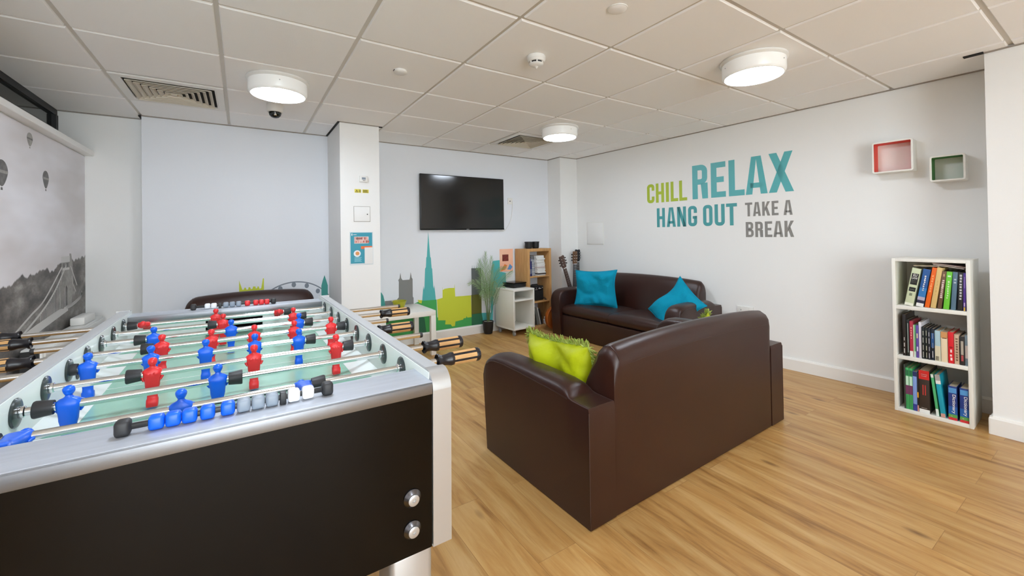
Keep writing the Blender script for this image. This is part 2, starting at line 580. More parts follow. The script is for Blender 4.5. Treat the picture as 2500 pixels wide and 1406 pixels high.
ceiling_shade_strip((0.726, BACK_Y), (-0.68, BACK_Y), 0.012)
ceiling_shade_strip((-0.70, 4.6), (-1.2, 4.6), 0.012)
ceiling_shade_strip((3.5, BACK_Y), (1.066, BACK_Y), 0.012)
ceiling_shade_strip((1.066, 3.857), (0.726, 3.857), 0.008)
ceiling_shade_strip((0.726, 3.857), (0.726, BACK_Y - 0.01), 0.016, 'dark_gap')
ceiling_shade_strip((1.066, 3.857), (1.10, 3.857), 0.02, 'dark_gap')
ceiling_shade_strip((3.515, BACK_Y), (3.515, 4.205), -0.008)
ceiling_shade_strip((xwall(4.2), 4.205), (3.515, 4.205), 0.008)
ceiling_shade_strip((xwall(0.5) - 0.002, 0.5), (xwall(4.2) - 0.002, 4.2), 0.012)
ceiling_shade_strip((3.63, -3.2), (3.63, 0.5), 0.012)
ceiling_shade_strip((3.63, 0.5), (3.63, 0.58), 0.0301, 'dark_gap')
ceiling_shade_strip((-0.68, 4.47), (-0.68, 4.58), 0.02, 'dark_gap')


def baseboard(name, pts):
    """white skirting along a floor line, the room on the left hand side"""
    t = MB()
    for (ax, ay), (bx, by) in zip(pts, pts[1:]):
        d = (Vector((bx, by, 0)) - Vector((ax, ay, 0))).normalized()
        s = Vector((-d.y, d.x, 0)) * 0.016
        s2 = s * 0.55
        e = d * 0.012
        ax_, ay_, bx_, by_ = ax - e.x, ay - e.y, bx + e.x, by + e.y
        r = lambda x, y: [(x, y, 0), (x + s.x, y + s.y, 0), (x + s.x, y + s.y, 0.09), (x + s2.x, y + s2.y, 0.102), (x, y, 0.104)]
        t.loft([r(ax_, ay_), r(bx_, by_)])
    struct(name, t, M['white_gloss'])


baseboard('baseboard_back', [(3.51, BACK_Y), (1.068, BACK_Y)])
baseboard('baseboard_corner', [(xwall(4.2), 4.205), (3.515, 4.205), (3.515, BACK_Y)])
baseboard('baseboard_right', [(xwall(0.52), 0.52), (xwall(4.19), 4.19)])
baseboard('baseboard_right_front', [(3.63, -3.2), (3.63, 0.5), (3.9, 0.5)])
baseboard('baseboard_pillar', [(1.066, 4.44), (1.066, 3.857), (0.726, 3.857), (0.726, 4.44)])
baseboard('baseboard_back_left', [(0.70, BACK_Y), (-0.68, BACK_Y)])


# ------------------------------------------------------------------ ceiling fittings
def make_lamp():
    r = thing('ceiling_light', 'x', 'ceiling light', (0, 0, CEIL), group='round ceiling lights')
    MB().lathe([(0.165, 0), (0.178, -0.002), (0.180, -0.012), (0.172, -0.02), (0.165, -0.022)], 48).build('mounting_ring', M['white_plastic'], r)
    MB().lathe([(0.160, -0.02), (0.168, -0.022), (0.168, -0.085), (0.162, -0.097), (0.156, -0.1), (0.150, -0.099)], 48).build('shade', M['lamp_body'], r)
    MB().lathe([(0.150, -0.0985), (0.153, -0.1005), (0.10, -0.104), (0.02, -0.1055)], 48).build('diffuser', M['lamp_glow'], r)
    for k in range(3):
        a = 0.5 + k * 2 * PI / 3
        MB().ball((0.1695 * math.cos(a), 0.1695 * math.sin(a), -0.05), 0.004, 8).build('clip', M['chrome'], r)
    return r


lamp = make_lamp()
lamp['label'] = 'lit round ceiling light above the dome camera, at the left'
lamp.location = (0.205, 3.05, CEIL)
dup(lamp, 'lit round ceiling light nearest the viewer on the right, above the wall lettering', (2.56, 1.265, CEIL))
dup(lamp, 'lit round ceiling light farthest right at back, beside the square air vent', (2.552, 3.05, CEIL))
dup(lamp, 'round ceiling light directly over the near end of the football table', (0.205, 1.2, CEIL))
dup(lamp, 'round ceiling light behind the viewer', (0.205, -0.75, CEIL))


def make_vent():
    r = thing('ceiling_vent', 'x', 'air vent', (0, 0, CEIL), group='square ceiling air vents')
    f = MB()
    o, i_ = 0.286, 0.238
    sq = lambda s, z: [(-s, -s, z), (s, -s, z), (s, s, z), (-s, s, z)]
    f.loft([sq(0.2885, 0.007), sq(0.2885, -0.003), sq(o, -0.005), sq(i_ + 0.012, -0.009), sq(i_, -0.004), sq(i_, 0.007)], 0, False)
    f.build('frame', M['white_plastic'], r, 20)
    MB().box(-0.25, 0.25, -0.25, 0.25, 0.0078, 0.0095).build('dark_duct', M['dark_gap'], r)
    s = 0.224
    while s > 0.03:
        g = MB()
        g.loft([sq(s - 0.022, 0.0065), sq(s - 0.002, -0.0085), sq(s - 0.001, -0.0135), sq(s - 0.0035, -0.0135), sq(s - 0.005, -0.0085), sq(s - 0.024, 0.0055)], 0, False)
        g.build('louver', M['vent_cream'], r, 20)
        s -= 0.035
    MB().box(-0.018, 0.018, -0.018, 0.018, -0.0125, 0.004, 0.002).build('core', M['vent_cream'], r)
    return r


vent = make_vent()
vent['label'] = 'square louvred air vent in the ceiling at the left, near the mural'
vent.location = (-0.3875, 3.70, CEIL)
dup(vent, 'square louvred air vent in the ceiling at the back, beside a round light', (2.6125, 3.70, CEIL))

r = thing('dome_camera', 'white dome security camera hanging from the ceiling below the left light', 'security camera', (0.218, 3.60, CEIL))
MB().lathe([(0.052, 0), (0.056, -0.006), (0.056, -0.056), (0.050, -0.064), (0.040, -0.066)], 32).build('housing', M['white_plastic'], r)
MB().lathe([(0.043, -0.063), (0.043, -0.07), (0.038, -0.088), (0.026, -0.101), (0.010, -0.107)], 28).build('dome', M['glass_dark'], r)
MB().ball((0.0, -0.028, -0.084), 0.013, 12).build('lens', M['chrome'], r)

r = thing('smoke_detector', 'white smoke detector with dark slots on the ceiling near the middle', 'smoke detector', (1.42, 1.895, CEIL))
MB().lathe([(0.050, 0), (0.054, -0.004), (0.054, -0.020), (0.048, -0.026), (0.0475, -0.030), (0.044, -0.034)], 36).build('base', M['white_plastic'], r)
MB().lathe([(0.036, -0.032), (0.036, -0.046)], 28).build('chamber', M['dark_gap'], r)
for k in range(6):
    a = k * PI / 3
    MB().box(0.031, 0.042, -0.004, 0.004, -0.047, -0.03, 0.001, X=Matrix.Rotation(a, 4, 'Z')).build('rib', M['white_plastic'], r)
MB().lathe([(0.042, -0.044), (0.040, -0.049), (0.028, -0.056), (0.012, -0.059), (0.006, -0.066), (0.003, -0.071)], 28).build('cap', M['white_plastic'], r)

r = thing('motion_sensor', 'small white round sensor with a dark slit on the ceiling', 'sensor', (0.823, 2.49, CEIL))
MB().lathe([(0.038, 0), (0.040, -0.003), (0.040, -0.014), (0.034, -0.019), (0.010, -0.020)], 32).build('body', M['white_plastic'], r)
MB().box(-0.0405, -0.034, -0.012, 0.012, -0.008, -0.004).build('slit', M['dark_gap'], r)

r = thing('ceiling_plate', 'flat round blanking plate on the ceiling near the top edge', 'cover plate', (1.437, 1.297, CEIL))
MB().lathe([(0.043, 0), (0.043, -0.004), (0.039, -0.006), (0.010, -0.0062)], 36).build('disc', M['tile'], r)
MB().lathe([(0.043, -0.0005), (0.0455, -0.001), (0.0455, -0.004), (0.043, -0.0045)], 36).build('rim', M['white_plastic'], r)


# ------------------------------------------------------------------ left wall: printed mural and radiator
def onleft(u, v, t):
    return (-1.046 + t, u, v)


r = thing('wall_mural', 'grey photo mural of a suspension bridge, a wooded gorge and hot air balloons', 'mural', (0, 0, 0))
MB().box(-1.046, -1.04, -3.2, 4.594, 0.02, 1.862).build('print_panel', M['mural'], r)
t0, t1 = 0.006, 0.0068
MB().prism([(4.081, 1.0), (4.081, 1.085), (4.238, 1.085), (4.235, 1.104), (4.27, 1.103), (4.282, 1.072), (4.303, 1.015), (4.317, 0.905), (4.27, 0.72), (4.191, 0.72), (4.191, 0.862), (4.157, 0.887), (4.125, 0.869), (4.114, 0.725), (4.05, 0.735)], onleft, t0, t1).build('bridge_tower', M['p_mid'], r)
MB().prism([(4.078, 1.045), (4.078, 1.086), (4.24, 1.086), (4.24, 1.045)], onleft, t1, t1 + 0.0006).prism([(4.10, 0.99), (4.10, 1.005), (4.23, 1.005), (4.23, 0.99)], onleft, t1, t1 + 0.0006).build('tower_cornice', M['p_light'], r)
MB().prism([(4.10, 1.01), (4.10, 1.04), (4.145, 1.04), (4.145, 1.01)], onleft, t1, t1 + 0.0006).prism([(4.17, 1.01), (4.17, 1.04), (4.215, 1.04), (4.215, 1.01)], onleft, t1, t1 + 0.0006).build('tower_opening', M['p_dark'], r)


def strip(pts, wd):
    mb = MB()
    for (a, b_), (c_, d_) in zip(pts, pts[1:]):
        dv = Vector((c_ - a, d_ - b_)).normalized()
        nn = Vector((-dv.y, dv.x)) * wd
        e = dv * wd * 0.3
        mb.prism([(a - e.x + nn.x, b_ - e.y + nn.y), (a - e.x - nn.x, b_ - e.y - nn.y), (c_ + e.x - nn.x, d_ + e.y - nn.y), (c_ + e.x + nn.x, d_ + e.y + nn.y)], onleft, t0, t1 + 0.0003)
    return mb


def smooth(pts, k=6):
    out = []
    P = [pts[0]] + pts + [pts[-1]]
    for i in range(1, len(P) - 2):
        for j in range(k):
            s = j / k
            q = []
            for d in range(len(pts[0])):
                a, b_, c_, e = P[i - 1][d], P[i][d], P[i + 1][d], P[i + 2][d]
                q.append(0.5 * (2 * b_ + (c_ - a) * s + (2 * a - 5 * b_ + 4 * c_ - e) * s * s + (3 * b_ - a - 3 * c_ + e) * s ** 3))
            out.append(tuple(q))
    out.append(pts[-1])
    return out


cab2 = smooth([(4.18, 1.031), (3.96, 0.866), (3.751, 0.762), (3.448, 0.657)])
strip(smooth([(4.085, 1.012), (3.785, 0.827), (3.578, 0.758), (3.355, 0.683)]), 0.006).build('bridge_cable', M['p_light'], r)
strip(cab2, 0.007).build('bridge_cable', M['p_light'], r)
strip([(4.259, 1.012), (4.393, 0.863)], 0.005).build('bridge_cable', M['p_light'], r)
strip(smooth([(4.287, 0.939), (4.301, 0.887), (4.369, 0.818)]), 0.004).build('bridge_cable', M['p_light'], r)
h = MB()
for k in range(22):
    y = 3.72 + k * 0.0205
    zt = min(cab2, key=lambda p: abs(p[0] - y))[1]
    zb = 0.690 + (y - 3.65) * 0.085
    if zt > zb + 0.01:
        h.prism([(y, zb), (y + 0.003, zb), (y + 0.003, zt), (y, zt)], onleft, t0, t1)
h.build('hanger_rods', M['p_light'], r)
MB().prism([(4.20, 0.735), (4.009, 0.729), (3.646, 0.689), (3.42, 0.655), (3.645, 0.635), (4.20, 0.70)], onleft, t0, t1).build('bridge_deck', M['p_light'], r)
strip(smooth([(4.506, 0.799), (4.456, 0.761), (4.284, 0.731), (4.168, 0.726)]), 0.012).build('bridge_approach', M['p_light'], r)
for (cy, zt, zb, hw, dk) in ((3.579, 1.833, 1.741, 0.040, 'p_mid'), (3.813, 1.641, 1.513, 0.049, 'p_dark'), (3.235, 1.62, 1.462, 0.070, 'p_dark')):
    hh = zt - zb
    pts = []
    for k in range(24):
        a = 2 * PI * k / 24
        yy, zz = math.sin(a), math.cos(a)
        if zz < 0:
            pts.append((cy + hw * yy * (1 + 0.35 * zz), zb + hh * 0.62 + zz * hh * 0.5))
        else:
            pts.append((cy + hw * yy, zb + hh * 0.62 + zz * hh * 0.38))
    mb = MB().prism(pts, onleft, t0, t1)
    mb.prism([(cy - hw * 0.15, zb), (cy + hw * 0.15, zb), (cy + hw * 0.13, zb + hh * 0.09), (cy - hw * 0.13, zb + hh * 0.09)], onleft, t0, t1)
    bal = mb.build('balloon', M[dk], r)
    MB().prism([(cy - hw * 0.9, zb + hh * 0.66), (cy + hw * 0.9, zb + hh * 0.66), (cy + hw * 0.96, zb + hh * 0.56), (cy - hw * 0.96, zb + hh * 0.56)], onleft, t1, t1 + 0.0006).build('stripe', M['p_mid' if dk == 'p_dark' else 'p_dark'], bal)

r = thing('radiator', 'long white radiator with horizontal ribs under the bridge mural', 'radiator', (-0.96, 3.85, 0))
MB().box(-0.055, 0.03, -0.5, 0.70, 0.08, 0.60, 0.008).build('body', M['radiator'], r)
for k in range(9):
    MB().box(0.03, 0.042, -0.49, 0.69, 0.115 + k * 0.054, 0.153 + k * 0.054, 0.004).build('rib', M['radiator'], r)
for yy in (-0.42, 0.62):
    MB().box(-0.02, 0.0, yy - 0.012, yy + 0.012, 0, 0.085).build('foot', M['radiator'], r)
MB().tube([(0.0, -0.5, 0.14), (0.0, -0.54, 0.14), (0.0, -0.54, 0.0)], 0.008, 8).build('pipe', M['white_gloss'], r)
MB().box(-0.05, 0.02, -0.5, -0.515, 0.09, 0.59).build('end_cap', M['frame_dark'], r)
b = MB().box(-0.04, 0.035, -0.13, 0.13, 0, 0.055, 0.008)
tag(b.build('control_box', M['white_plastic'], None, loc=(-0.965, 4.22, 0.6005)), 'small white box standing on top of the radiator by the corner', 'box')


# ------------------------------------------------------------------ skyline decals on the back wall
def decal(root, name, poly, material, level=1):
    d0 = 0.0004 + 0.0006 * (level - 1)
    return MB().prism(poly, lambda u, v, t: (u, BACK_Y - 0.0004 - t, v), 0.0, d0 + 0.0006).build(name, M[material], root)


r = thing('skyline_decal', 'painted city skyline in teal, lime, grey and green below the television', 'wall decal', (0, 0, 0))
decal(r, 'ground', [(1.241, 0.43), (1.595, 0.44), (1.691, 0.472), (1.868, 0.464), (1.875, 0.256), (2.308, 0.239), (2.46, 0.244), (2.487, 0.107), (1.863, 0.107), (1.20, 0.107), (1.20, 0.2)], 't_green', 1)
decal(r, 'ground_shadow', [(1.60, 0.107), (1.60, 0.33), (1.66, 0.30), (1.72, 0.27), (1.74, 0.107)], 't_deep', 2)
decal(r, 'spire', [(1.696, 0.466), (1.707, 0.586), (1.712, 0.63), (1.717, 0.586), (1.725, 0.621), (1.735, 0.824), (1.745, 0.842), (1.751, 0.949), (1.758, 0.958), (1.778, 1.241), (1.798, 0.956), (1.805, 0.946), (1.813, 0.829), (1.82, 0.819), (1.83, 0.622), (1.838, 0.586), (1.844, 0.63), (1.849, 0.573), (1.86, 0.462)], 't_teal', 2)
decal(r, 'grey_tower', [(1.278, 0.30), (1.279, 0.504), (1.403, 0.5), (1.43, 0.529), (1.432, 0.698), (1.426, 0.717), (1.441, 0.735), (1.45, 0.795), (1.459, 0.735), (1.465, 0.727), (1.474, 0.714), (1.552, 0.714), (1.558, 0.735), (1.567, 0.795), (1.576, 0.735), (1.587, 0.719), (1.587, 0.523), (1.596, 0.508), (1.595, 0.30)], 't_grey', 2)
decal(r, 'lime_building', [(1.873, 0.463), (1.944, 0.475), (1.945, 0.60), (1.947, 0.565), (1.971, 0.578), (2.028, 0.582), (2.094, 0.578), (2.097, 0.62), (2.099, 0.572), (2.104, 0.475), (2.312, 0.47), (2.317, 0.208), (2.26, 0.208), (2.25, 0.228), (2.24, 0.206), (2.209, 0.206), (2.203, 0.192), (2.101, 0.181), (2.095, 0.129), (2.058, 0.129), (2.043, 0.155), (1.971, 0.164), (1.977, 0.211), (1.885, 0.222)], 't_lime', 3)
decal(r, 'lime_roof', [(1.643, 0.481), (1.696, 0.471), (1.686, 0.436), (1.657, 0.448)], 't_lime', 3)
decal(r, 'dark_tower', [(2.322, 0.472), (2.322, 0.796), (2.333, 0.796), (2.334, 0.83), (2.336, 0.796), (2.361, 0.795), (2.362, 0.829), (2.364, 0.795), (2.389, 0.794), (2.39, 0.827), (2.392, 0.794), (2.455, 0.793), (2.455, 0.472)], 't_dark', 4)
decal(r, 'olive_base', [(2.317, 0.24), (2.317, 0.474), (2.455, 0.474), (2.455, 0.24)], 't_olive', 4)
decal(r, 'deep_green_base', [(2.317, 0.107), (2.317, 0.242), (2.455, 0.242), (2.48, 0.107)], 't_deep', 4)
decal(r, 'teal_block', [(2.58, 0.476), (2.597, 0.755), (2.622, 0.871), (2.725, 0.877), (2.725, 0.733), (2.869, 0.697), (2.817, 0.586), (2.688, 0.518), (2.627, 0.436), (2.609, 0.107), (2.452, 0.107), (2.455, 0.242), (2.588, 0.231)], 't_teal', 2)
decal(r, 'small_spire', [(1.15, 0.43), (1.2, 0.586), (1.241, 0.60), (1.262, 0.562), (1.275, 0.504), (1.285, 0.43)], 't_teal2', 2)

r = thing('skyline_decal', 'painted lime castle, teal tree and grey wheel above the brown armchair', 'wall decal', (0, 0, 0))
decal(r, 'castle', [(-0.024, 0.55), (-0.024, 0.821), (-0.017, 0.79), (-0.011, 0.772), (0.0, 0.733), (0.01, 0.732), (0.017, 0.75), (0.026, 0.749), (0.032, 0.73), (0.045, 0.732), (0.048, 0.751), (0.06, 0.75), (0.066, 0.731), (0.079, 0.737), (0.082, 0.755), (0.101, 0.754), (0.104, 0.735), (0.114, 0.738), (0.117, 0.753), (0.127, 0.752), (0.133, 0.729), (0.146, 0.735), (0.153, 0.776), (0.16, 0.824), (0.168, 0.824), (0.168, 0.55)], 't_lime', 1)
cx_, cz_, R_ = 0.427, 0.415, 0.362
ring = []
for k in range(40):
    a0 = PI * k / 40 - 0.05
    ring.append((a0, a0 + PI / 40 + 0.002))
mb = MB()
for a0, a1 in ring:
    P = lambda a, q: (cx_ + q * math.cos(a), cz_ + q * math.sin(a))
    mb.prism([P(a0, R_), P(a1, R_), P(a1, R_ - 0.011), P(a0, R_ - 0.011)], lambda u, v, t: (u, BACK_Y - 0.0004 - t, v), 0.0, 0.001)
mb.build('wheel_ring', M['t_grey_blue'], r)
for (px_, pz_) in ((0.30, 0.717), (0.413, 0.746), (0.525, 0.728), (0.623, 0.668), (0.20, 0.66)):
    pts = [(px_ + 0.019 * math.cos(2 * PI * k / 14), pz_ + 0.024 * math.sin(2 * PI * k / 14)) for k in range(14)]
    decal(r, 'wheel_pod', pts, 't_grey_blue', 2)
decal(r, 'tree', [(0.655, 0.55), (0.655, 0.717), (0.668, 0.769), (0.685, 0.82), (0.701, 0.766), (0.714, 0.717), (0.713, 0.55)], 't_teal2', 2)

# ------------------------------------------------------------------ lettering on the right wall
def rr_pts(w, h, c, n=5):
    """corner arcs of a rounded rectangle: TR, TL, BL, BR, each from its first to its last point going anticlockwise"""
    out = {}
    for key, (cx, cy, a0) in dict(TR=(w - c, h - c, 0), TL=(c, h - c, 90), BL=(c, c, 180), BR=(w - c, c, 270)).items():
        out[key] = [(cx + c * math.cos(math.radians(a0 + 90 * i / n)), cy + c * math.sin(math.radians(a0 + 90 * i / n))) for i in range(n + 1)]
    return out


def band(seq_o, seq_i):
    return [[seq_o[i], seq_o[i + 1], seq_i[i + 1], seq_i[i]] for i in range(len(seq_o) - 1)]


def ringseq(w, h, t, c, keys):
    o = rr_pts(w, h, c)
    ci = max(c - t, 0.25 * t)
    i_ = {k: [(x + t, y + t) for x, y in v] for k, v in rr_pts(w - 2 * t, h - 2 * t, ci).items()}
    so, si = [], []
    for k in keys:
        so += o[k]; si += i_[k]
    return so, si


def glyph(ch, w, h, t):
    R = lambda x0, x1, y0, y1: [(x0, y0), (x1, y0), (x1, y1), (x0, y1)]
    c = w * 0.42
    if ch == 'I':
        return [R(0, w, 0, h)]
    if ch == 'H':
        return [R(0, t, 0, h), R(w - t, w, 0, h), R(t, w - t, h * .5 - t * .5, h * .5 + t * .45)]
    if ch == 'L':
        return [R(0, t, 0, h), R(t, w, 0, t * .95)]
    if ch == 'T':
        return [R(0, w, h - t * .95, h), R(w / 2 - t / 2, w / 2 + t / 2, 0, h - t * .9)]
    if ch == 'E':
        return [R(0, t, 0, h), R(t, w, 0, t * .95), R(t, w, h - t * .95, h), R(t, w * .88, h * .5 - t * .45, h * .5 + t * .5)]
    if ch == 'N':
        return [R(0, t, 0, h), R(w - t, w, 0, h), [(0, h), (t * 1.05, h), (w, 0), (w - t * 1.05, 0)]]
    if ch == 'A':
        return [[(0, 0), (t, 0), (w / 2 + t * .05, h), (w / 2 - t * .72, h)], [(w - t, 0), (w, 0), (w / 2 + t * .72, h), (w / 2 - t * .05, h)], R(w * .22, w * .78, h * .17, h * .17 + t * .8)]
    if ch == 'X':
        return [[(0, 0), (t * 1.12, 0), (w - t * .1, h), (w - t * 1.2, h)], [(t * .05, h), (t * 1.15, h), (w, 0), (w - t * 1.12, 0)]]
    if ch == 'K':
        return [R(0, t, 0, h), [(t, h * .30), (t, h * .56), (w - t * 1.1, h), (w, h)], [(w - t * 1.1, 0), (w, 0), (t + (w - t) * .42, h * .66), (t + (w - t) * .1, h * .46)]]
    if ch == 'O':
        o, i_ = ringseq(w, h, t, c, ('TR', 'TL', 'BL', 'BR'))
        return band(o + o[:1], i_ + i_[:1])
    if ch in 'CG':
        o, i_ = ringseq(w, h, t, c, ('TR', 'TL', 'BL', 'BR'))
        ye = h * .34 if ch == 'C' else h * .5
        o = [(w, h * .65)] + o + [(w, ye)]
        i_ = [(w - t, h * .65)] + i_ + [(w - t, ye)]
        return band(o, i_) + ([R(w * .52, w, h * .5 - t * .8, h * .5)] if ch == 'G' else [])
    if ch == 'U':
        o, i_ = ringseq(w, h, t, c, ('BL', 'BR'))
        return band([(0, h)] + o + [(w, h)], [(t, h)] + i_ + [(w - t, h)])
    if ch in 'RB':
        def bowl(y0, y1, ww):
            o, i_ = ringseq(ww, y1 - y0, t * .95, ww * .42, ('BR', 'TR'))
            o = [(t, 0)] + o + [(t, y1 - y0)]
            i_ = [(t, t * .95)] + i_ + [(t, y1 - y0 - t * .95)]
            return [[(x, y + y0) for x, y in q] for q in band(o, i_)]
        if ch == 'R':
            return [R(0, t, 0, h)] + bowl(h * .42, h, w * .97) + [[(w - t * 1.02, 0), (w, 0), (w - t * .05, h * .46), (w - t * 1.3, h * .46)]]
        return [R(0, t, 0, h)] + bowl(h * .47, h, w * .95) + bowl(0, h * .53, w)
    return []


def lettering(label, letters, material, t):
    root = thing('wall_lettering', label, 'wall lettering', (0, 0, 0), group='wall lettering on the right wall')
    for ch, yl, yr, z0, z1 in letters:
        mb = MB()
        w_ = abs(yl - yr)
        for poly in glyph(ch, w_, z1 - z0, t):
            mb.prism(poly, lambda u, v, q: on_wall(yl - u, z0 + v, 0.0004 + q), 0, 0.0009)
        o = mb.build('letter', M[material], root)
    return root


lettering('lime green word CHILL painted on the right wall', [('C', 3.097, 3.002, 1.527, 1.740), ('H', 2.983, 2.881, 1.527, 1.740), ('I', 2.858, 2.822, 1.527, 1.740), ('L', 2.80, 2.713, 1.527, 1.740), ('L', 2.70, 2.611, 1.527, 1.740)], 'l_lime', 0.034)
lettering('large pale teal word RELAX painted on the right wall', [('R', 2.551, 2.388, 1.531, 1.875), ('E', 2.356, 2.211, 1.531, 1.875), ('L', 2.182, 2.038, 1.531, 1.875), ('A', 2.028, 1.842, 1.531, 1.877), ('X', 1.832, 1.636, 1.531, 1.879)], 'l_teal', 0.057)
lettering('teal words HANG OUT painted on the right wall', [('H', 2.975, 2.875, 1.254, 1.464), ('A', 2.853, 2.746, 1.254, 1.464), ('N', 2.729, 2.627, 1.254, 1.464), ('G', 2.604, 2.507, 1.254, 1.464), ('O', 2.443, 2.346, 1.252, 1.463), ('U', 2.325, 2.226, 1.252, 1.463), ('T', 2.212, 2.110, 1.252, 1.463)], 'l_teal2', 0.034)
lettering('grey words TAKE A painted on the right wall', [('T', 2.037, 1.974, 1.331, 1.458), ('A', 1.968, 1.902, 1.331, 1.458), ('K', 1.890, 1.825, 1.331, 1.458), ('E', 1.812, 1.758, 1.331, 1.458), ('A', 1.718, 1.650, 1.329, 1.457)], 'l_grey', 0.021)
lettering('grey word BREAK painted on the right wall', [('B', 2.034, 1.966, 1.139, 1.279), ('R', 1.952, 1.886, 1.139, 1.279), ('E', 1.871, 1.811, 1.139, 1.279), ('A', 1.802, 1.725, 1.139, 1.279), ('K', 1.714, 1.642, 1.139, 1.279)], 'l_grey', 0.023)

# ------------------------------------------------------------------ wall fittings
def pillar_box(root, name, x0, x1, z0, z1, y_out, m, bev=0.0, y_in=0.0):
    return MB().box(x0, x1, 3.857 - y_out, 3.857 - y_in, z0, z1, bev).build(name, m, root)


r = thing('wall_control', 'small white control box high on the white pillar', 'control box')
pillar_box(r, 'housing', 0.886, 0.957, 1.687, 1.742, 0.022, M['white_plastic'], 0.004)
pillar_box(r, 'display', 0.905, 0.938, 1.708, 1.728, 0.0235, M['m_grey'])
pillar_box(r, 'button', 0.914, 0.921, 1.698, 1.703, 0.0245, M['black_plastic'])
pillar_box(r, 'button', 0.926, 0.933, 1.698, 1.703, 0.0245, M['black_plastic'])

yel = mat('yellow_label', (222, 208, 70), 0.5)
for x0, x1, lab in ((0.846, 0.902, 'yellow warning sticker with a black triangle, left one on the pillar'), (0.914, 0.968, 'yellow warning sticker with lines of print, right one on the pillar')):
    r = thing('warning_sticker', lab, 'sticker', group='yellow stickers on the pillar')
    pillar_box(r, 'label_sheet', x0, x1, 1.590, 1.622, 0.001, yel)
    if x0 < 0.9:
        f = lambda u, v, t: (u, 3.856 - t, v)
        MB().prism([(0.852, 1.594), (0.878, 1.594), (0.865, 1.618)], f, 0, 0.0006).build('triangle', M['ink_black'], r)
        MB().prism([(0.858, 1.597), (0.872, 1.597), (0.865, 1.610)], f, 0.0006, 0.001).build('triangle_centre', yel, r)
        for k in range(4):
            MB().box(0.882, 0.899, 3.8552, 3.856, 1.595 + k * 0.006, 1.598 + k * 0.006).build('print_line', M['ink_black'], r)
    else:
        for k in range(4):
            MB().box(0.918, 0.964 - 0.008 * (k % 2), 3.8552, 3.856, 1.595 + k * 0.0062, 1.598 + k * 0.0062).build('print_line', M['ink_black'], r)

r = thing('access_hatch', 'square white access hatch with a small black lock on the pillar', 'access hatch')
pillar_box(r, 'frame', 0.836, 0.980, 1.330, 1.468, 0.003, M['trim_grey'], 0.001)
pillar_box(r, 'door', 0.839, 0.977, 1.333, 1.465, 0.005, M['wall'], 0.0015)
MB().lathe([(0.005, 0), (0.005, 0.004), (0.003, 0.005)], 14, Matrix.Translation((0.953, 3.853, 1.397)) @ Matrix.Rotation(PI / 2, 4, 'X')).build('lock', M['black_plastic'], r)

r = thing('poster', 'teal poster with pale red headline in a clear sleeve on the pillar', 'poster')
pillar_box(r, 'clear_sleeve', 0.799, 1.002, 0.943, 1.238, 0.0015, mat('sleeve_plastic', (214, 226, 230), 0.15, spec=0.6), 0.0)
pillar_box(r, 'sheet', 0.806, 0.994, 0.957, 1.232, 0.0022, mat('poster_teal', (46, 150, 172), 0.35))
pillar_box(r, 'head_block', 0.838, 0.962, 1.135, 1.196, 0.0028, mat('poster_pink', (238, 214, 206), 0.4))
rnd = random.Random(4)
for row in range(2):
    x = 0.841
    while x < 0.955:
        wd = 0.006 + rnd.random() * 0.006
        z = 1.139 + 0.029 * row
        mb = MB().box(x, x + 0.0028, 3.8536, 3.8543, z, z + 0.024)
        mb.box(x, x + wd, 3.8536, 3.8543, z + (0.021 if rnd.random() < 0.6 else 0), z + (0.024 if rnd.random() < 0.6 else 0.003))
        if rnd.random() < 0.7:
            mb.box(x + wd - 0.0028, x + wd, 3.8536, 3.8543, z, z + 0.024)
        mb.build('headline_mark', mat('poster_red', (214, 96, 84), 0.4) if row + x < 0.85 else bpy.data.materials['poster_red'], r)
        x += wd + 0.0035
MB().lathe([(0.030, 0), (0.030, 0.0006)], 28, Matrix.Translation((0.862, 3.8548, 1.045)) @ Matrix.Rotation(PI / 2, 4, 'X')).build('plate_picture', M['m_white'], r)
MB().lathe([(0.017, 0), (0.017, 0.0006)], 20, Matrix.Translation((0.864, 3.8542, 1.046)) @ Matrix.Rotation(PI / 2, 4, 'X')).build('plate_food', mat('poster_orange', (220, 150, 84), 0.5), r)
MB().box(0.895, 0.992, 3.8535, 3.8545, 1.085, 1.110).build('orange_band', mat('poster_band', (236, 112, 52), 0.45), r)
pillar_box(r, 'white_leaflet', 0.926, 0.998, 0.950, 1.098, 0.0045, M['ink_white'])
for k in range(5):
    MB().box(0.838, 0.90 - 0.008 * (k % 2), 3.8543, 3.8548, 0.972 + k * 0.0088, 0.977 + k * 0.0088).build('print_line', mat('poster_line', (130, 194, 210), 0.4) if k == 0 else bpy.data.materials['poster_line'], r)
MB().box(0.814, 0.822, 3.8543, 3.8548, 1.205, 1.225).box(0.828, 0.858, 3.8543, 3.8548, 1.212, 1.216).build('logo_mark', M['ink_white'], r)

# television
r = thing('television', 'large black flat television mounted on the pale blue back wall', 'television', (2.222, 4.425, 1.58))
MB().box(-0.55, 0.55, 0.0, 0.03, -0.317, 0.317, 0.004).build('case', M['black_plastic'], r)
MB().box(-0.541, 0.541, -0.0015, 0.001, -0.302, 0.308).build('screen', M['screen'], r)
MB().box(-0.55, 0.55, -0.004, 0.0, -0.319, -0.306, 0.001).build('lower_bezel', M['black_gloss'], r)
MB().box(0.02, 0.055, -0.0048, -0.004, -0.3145, -0.3095).build('logo_mark', M['alu_satin'], r)
MB().box(-0.25, 0.25, 0.03, 0.0445, -0.15, 0.15).build('wall_bracket', M['black_plastic'], r)

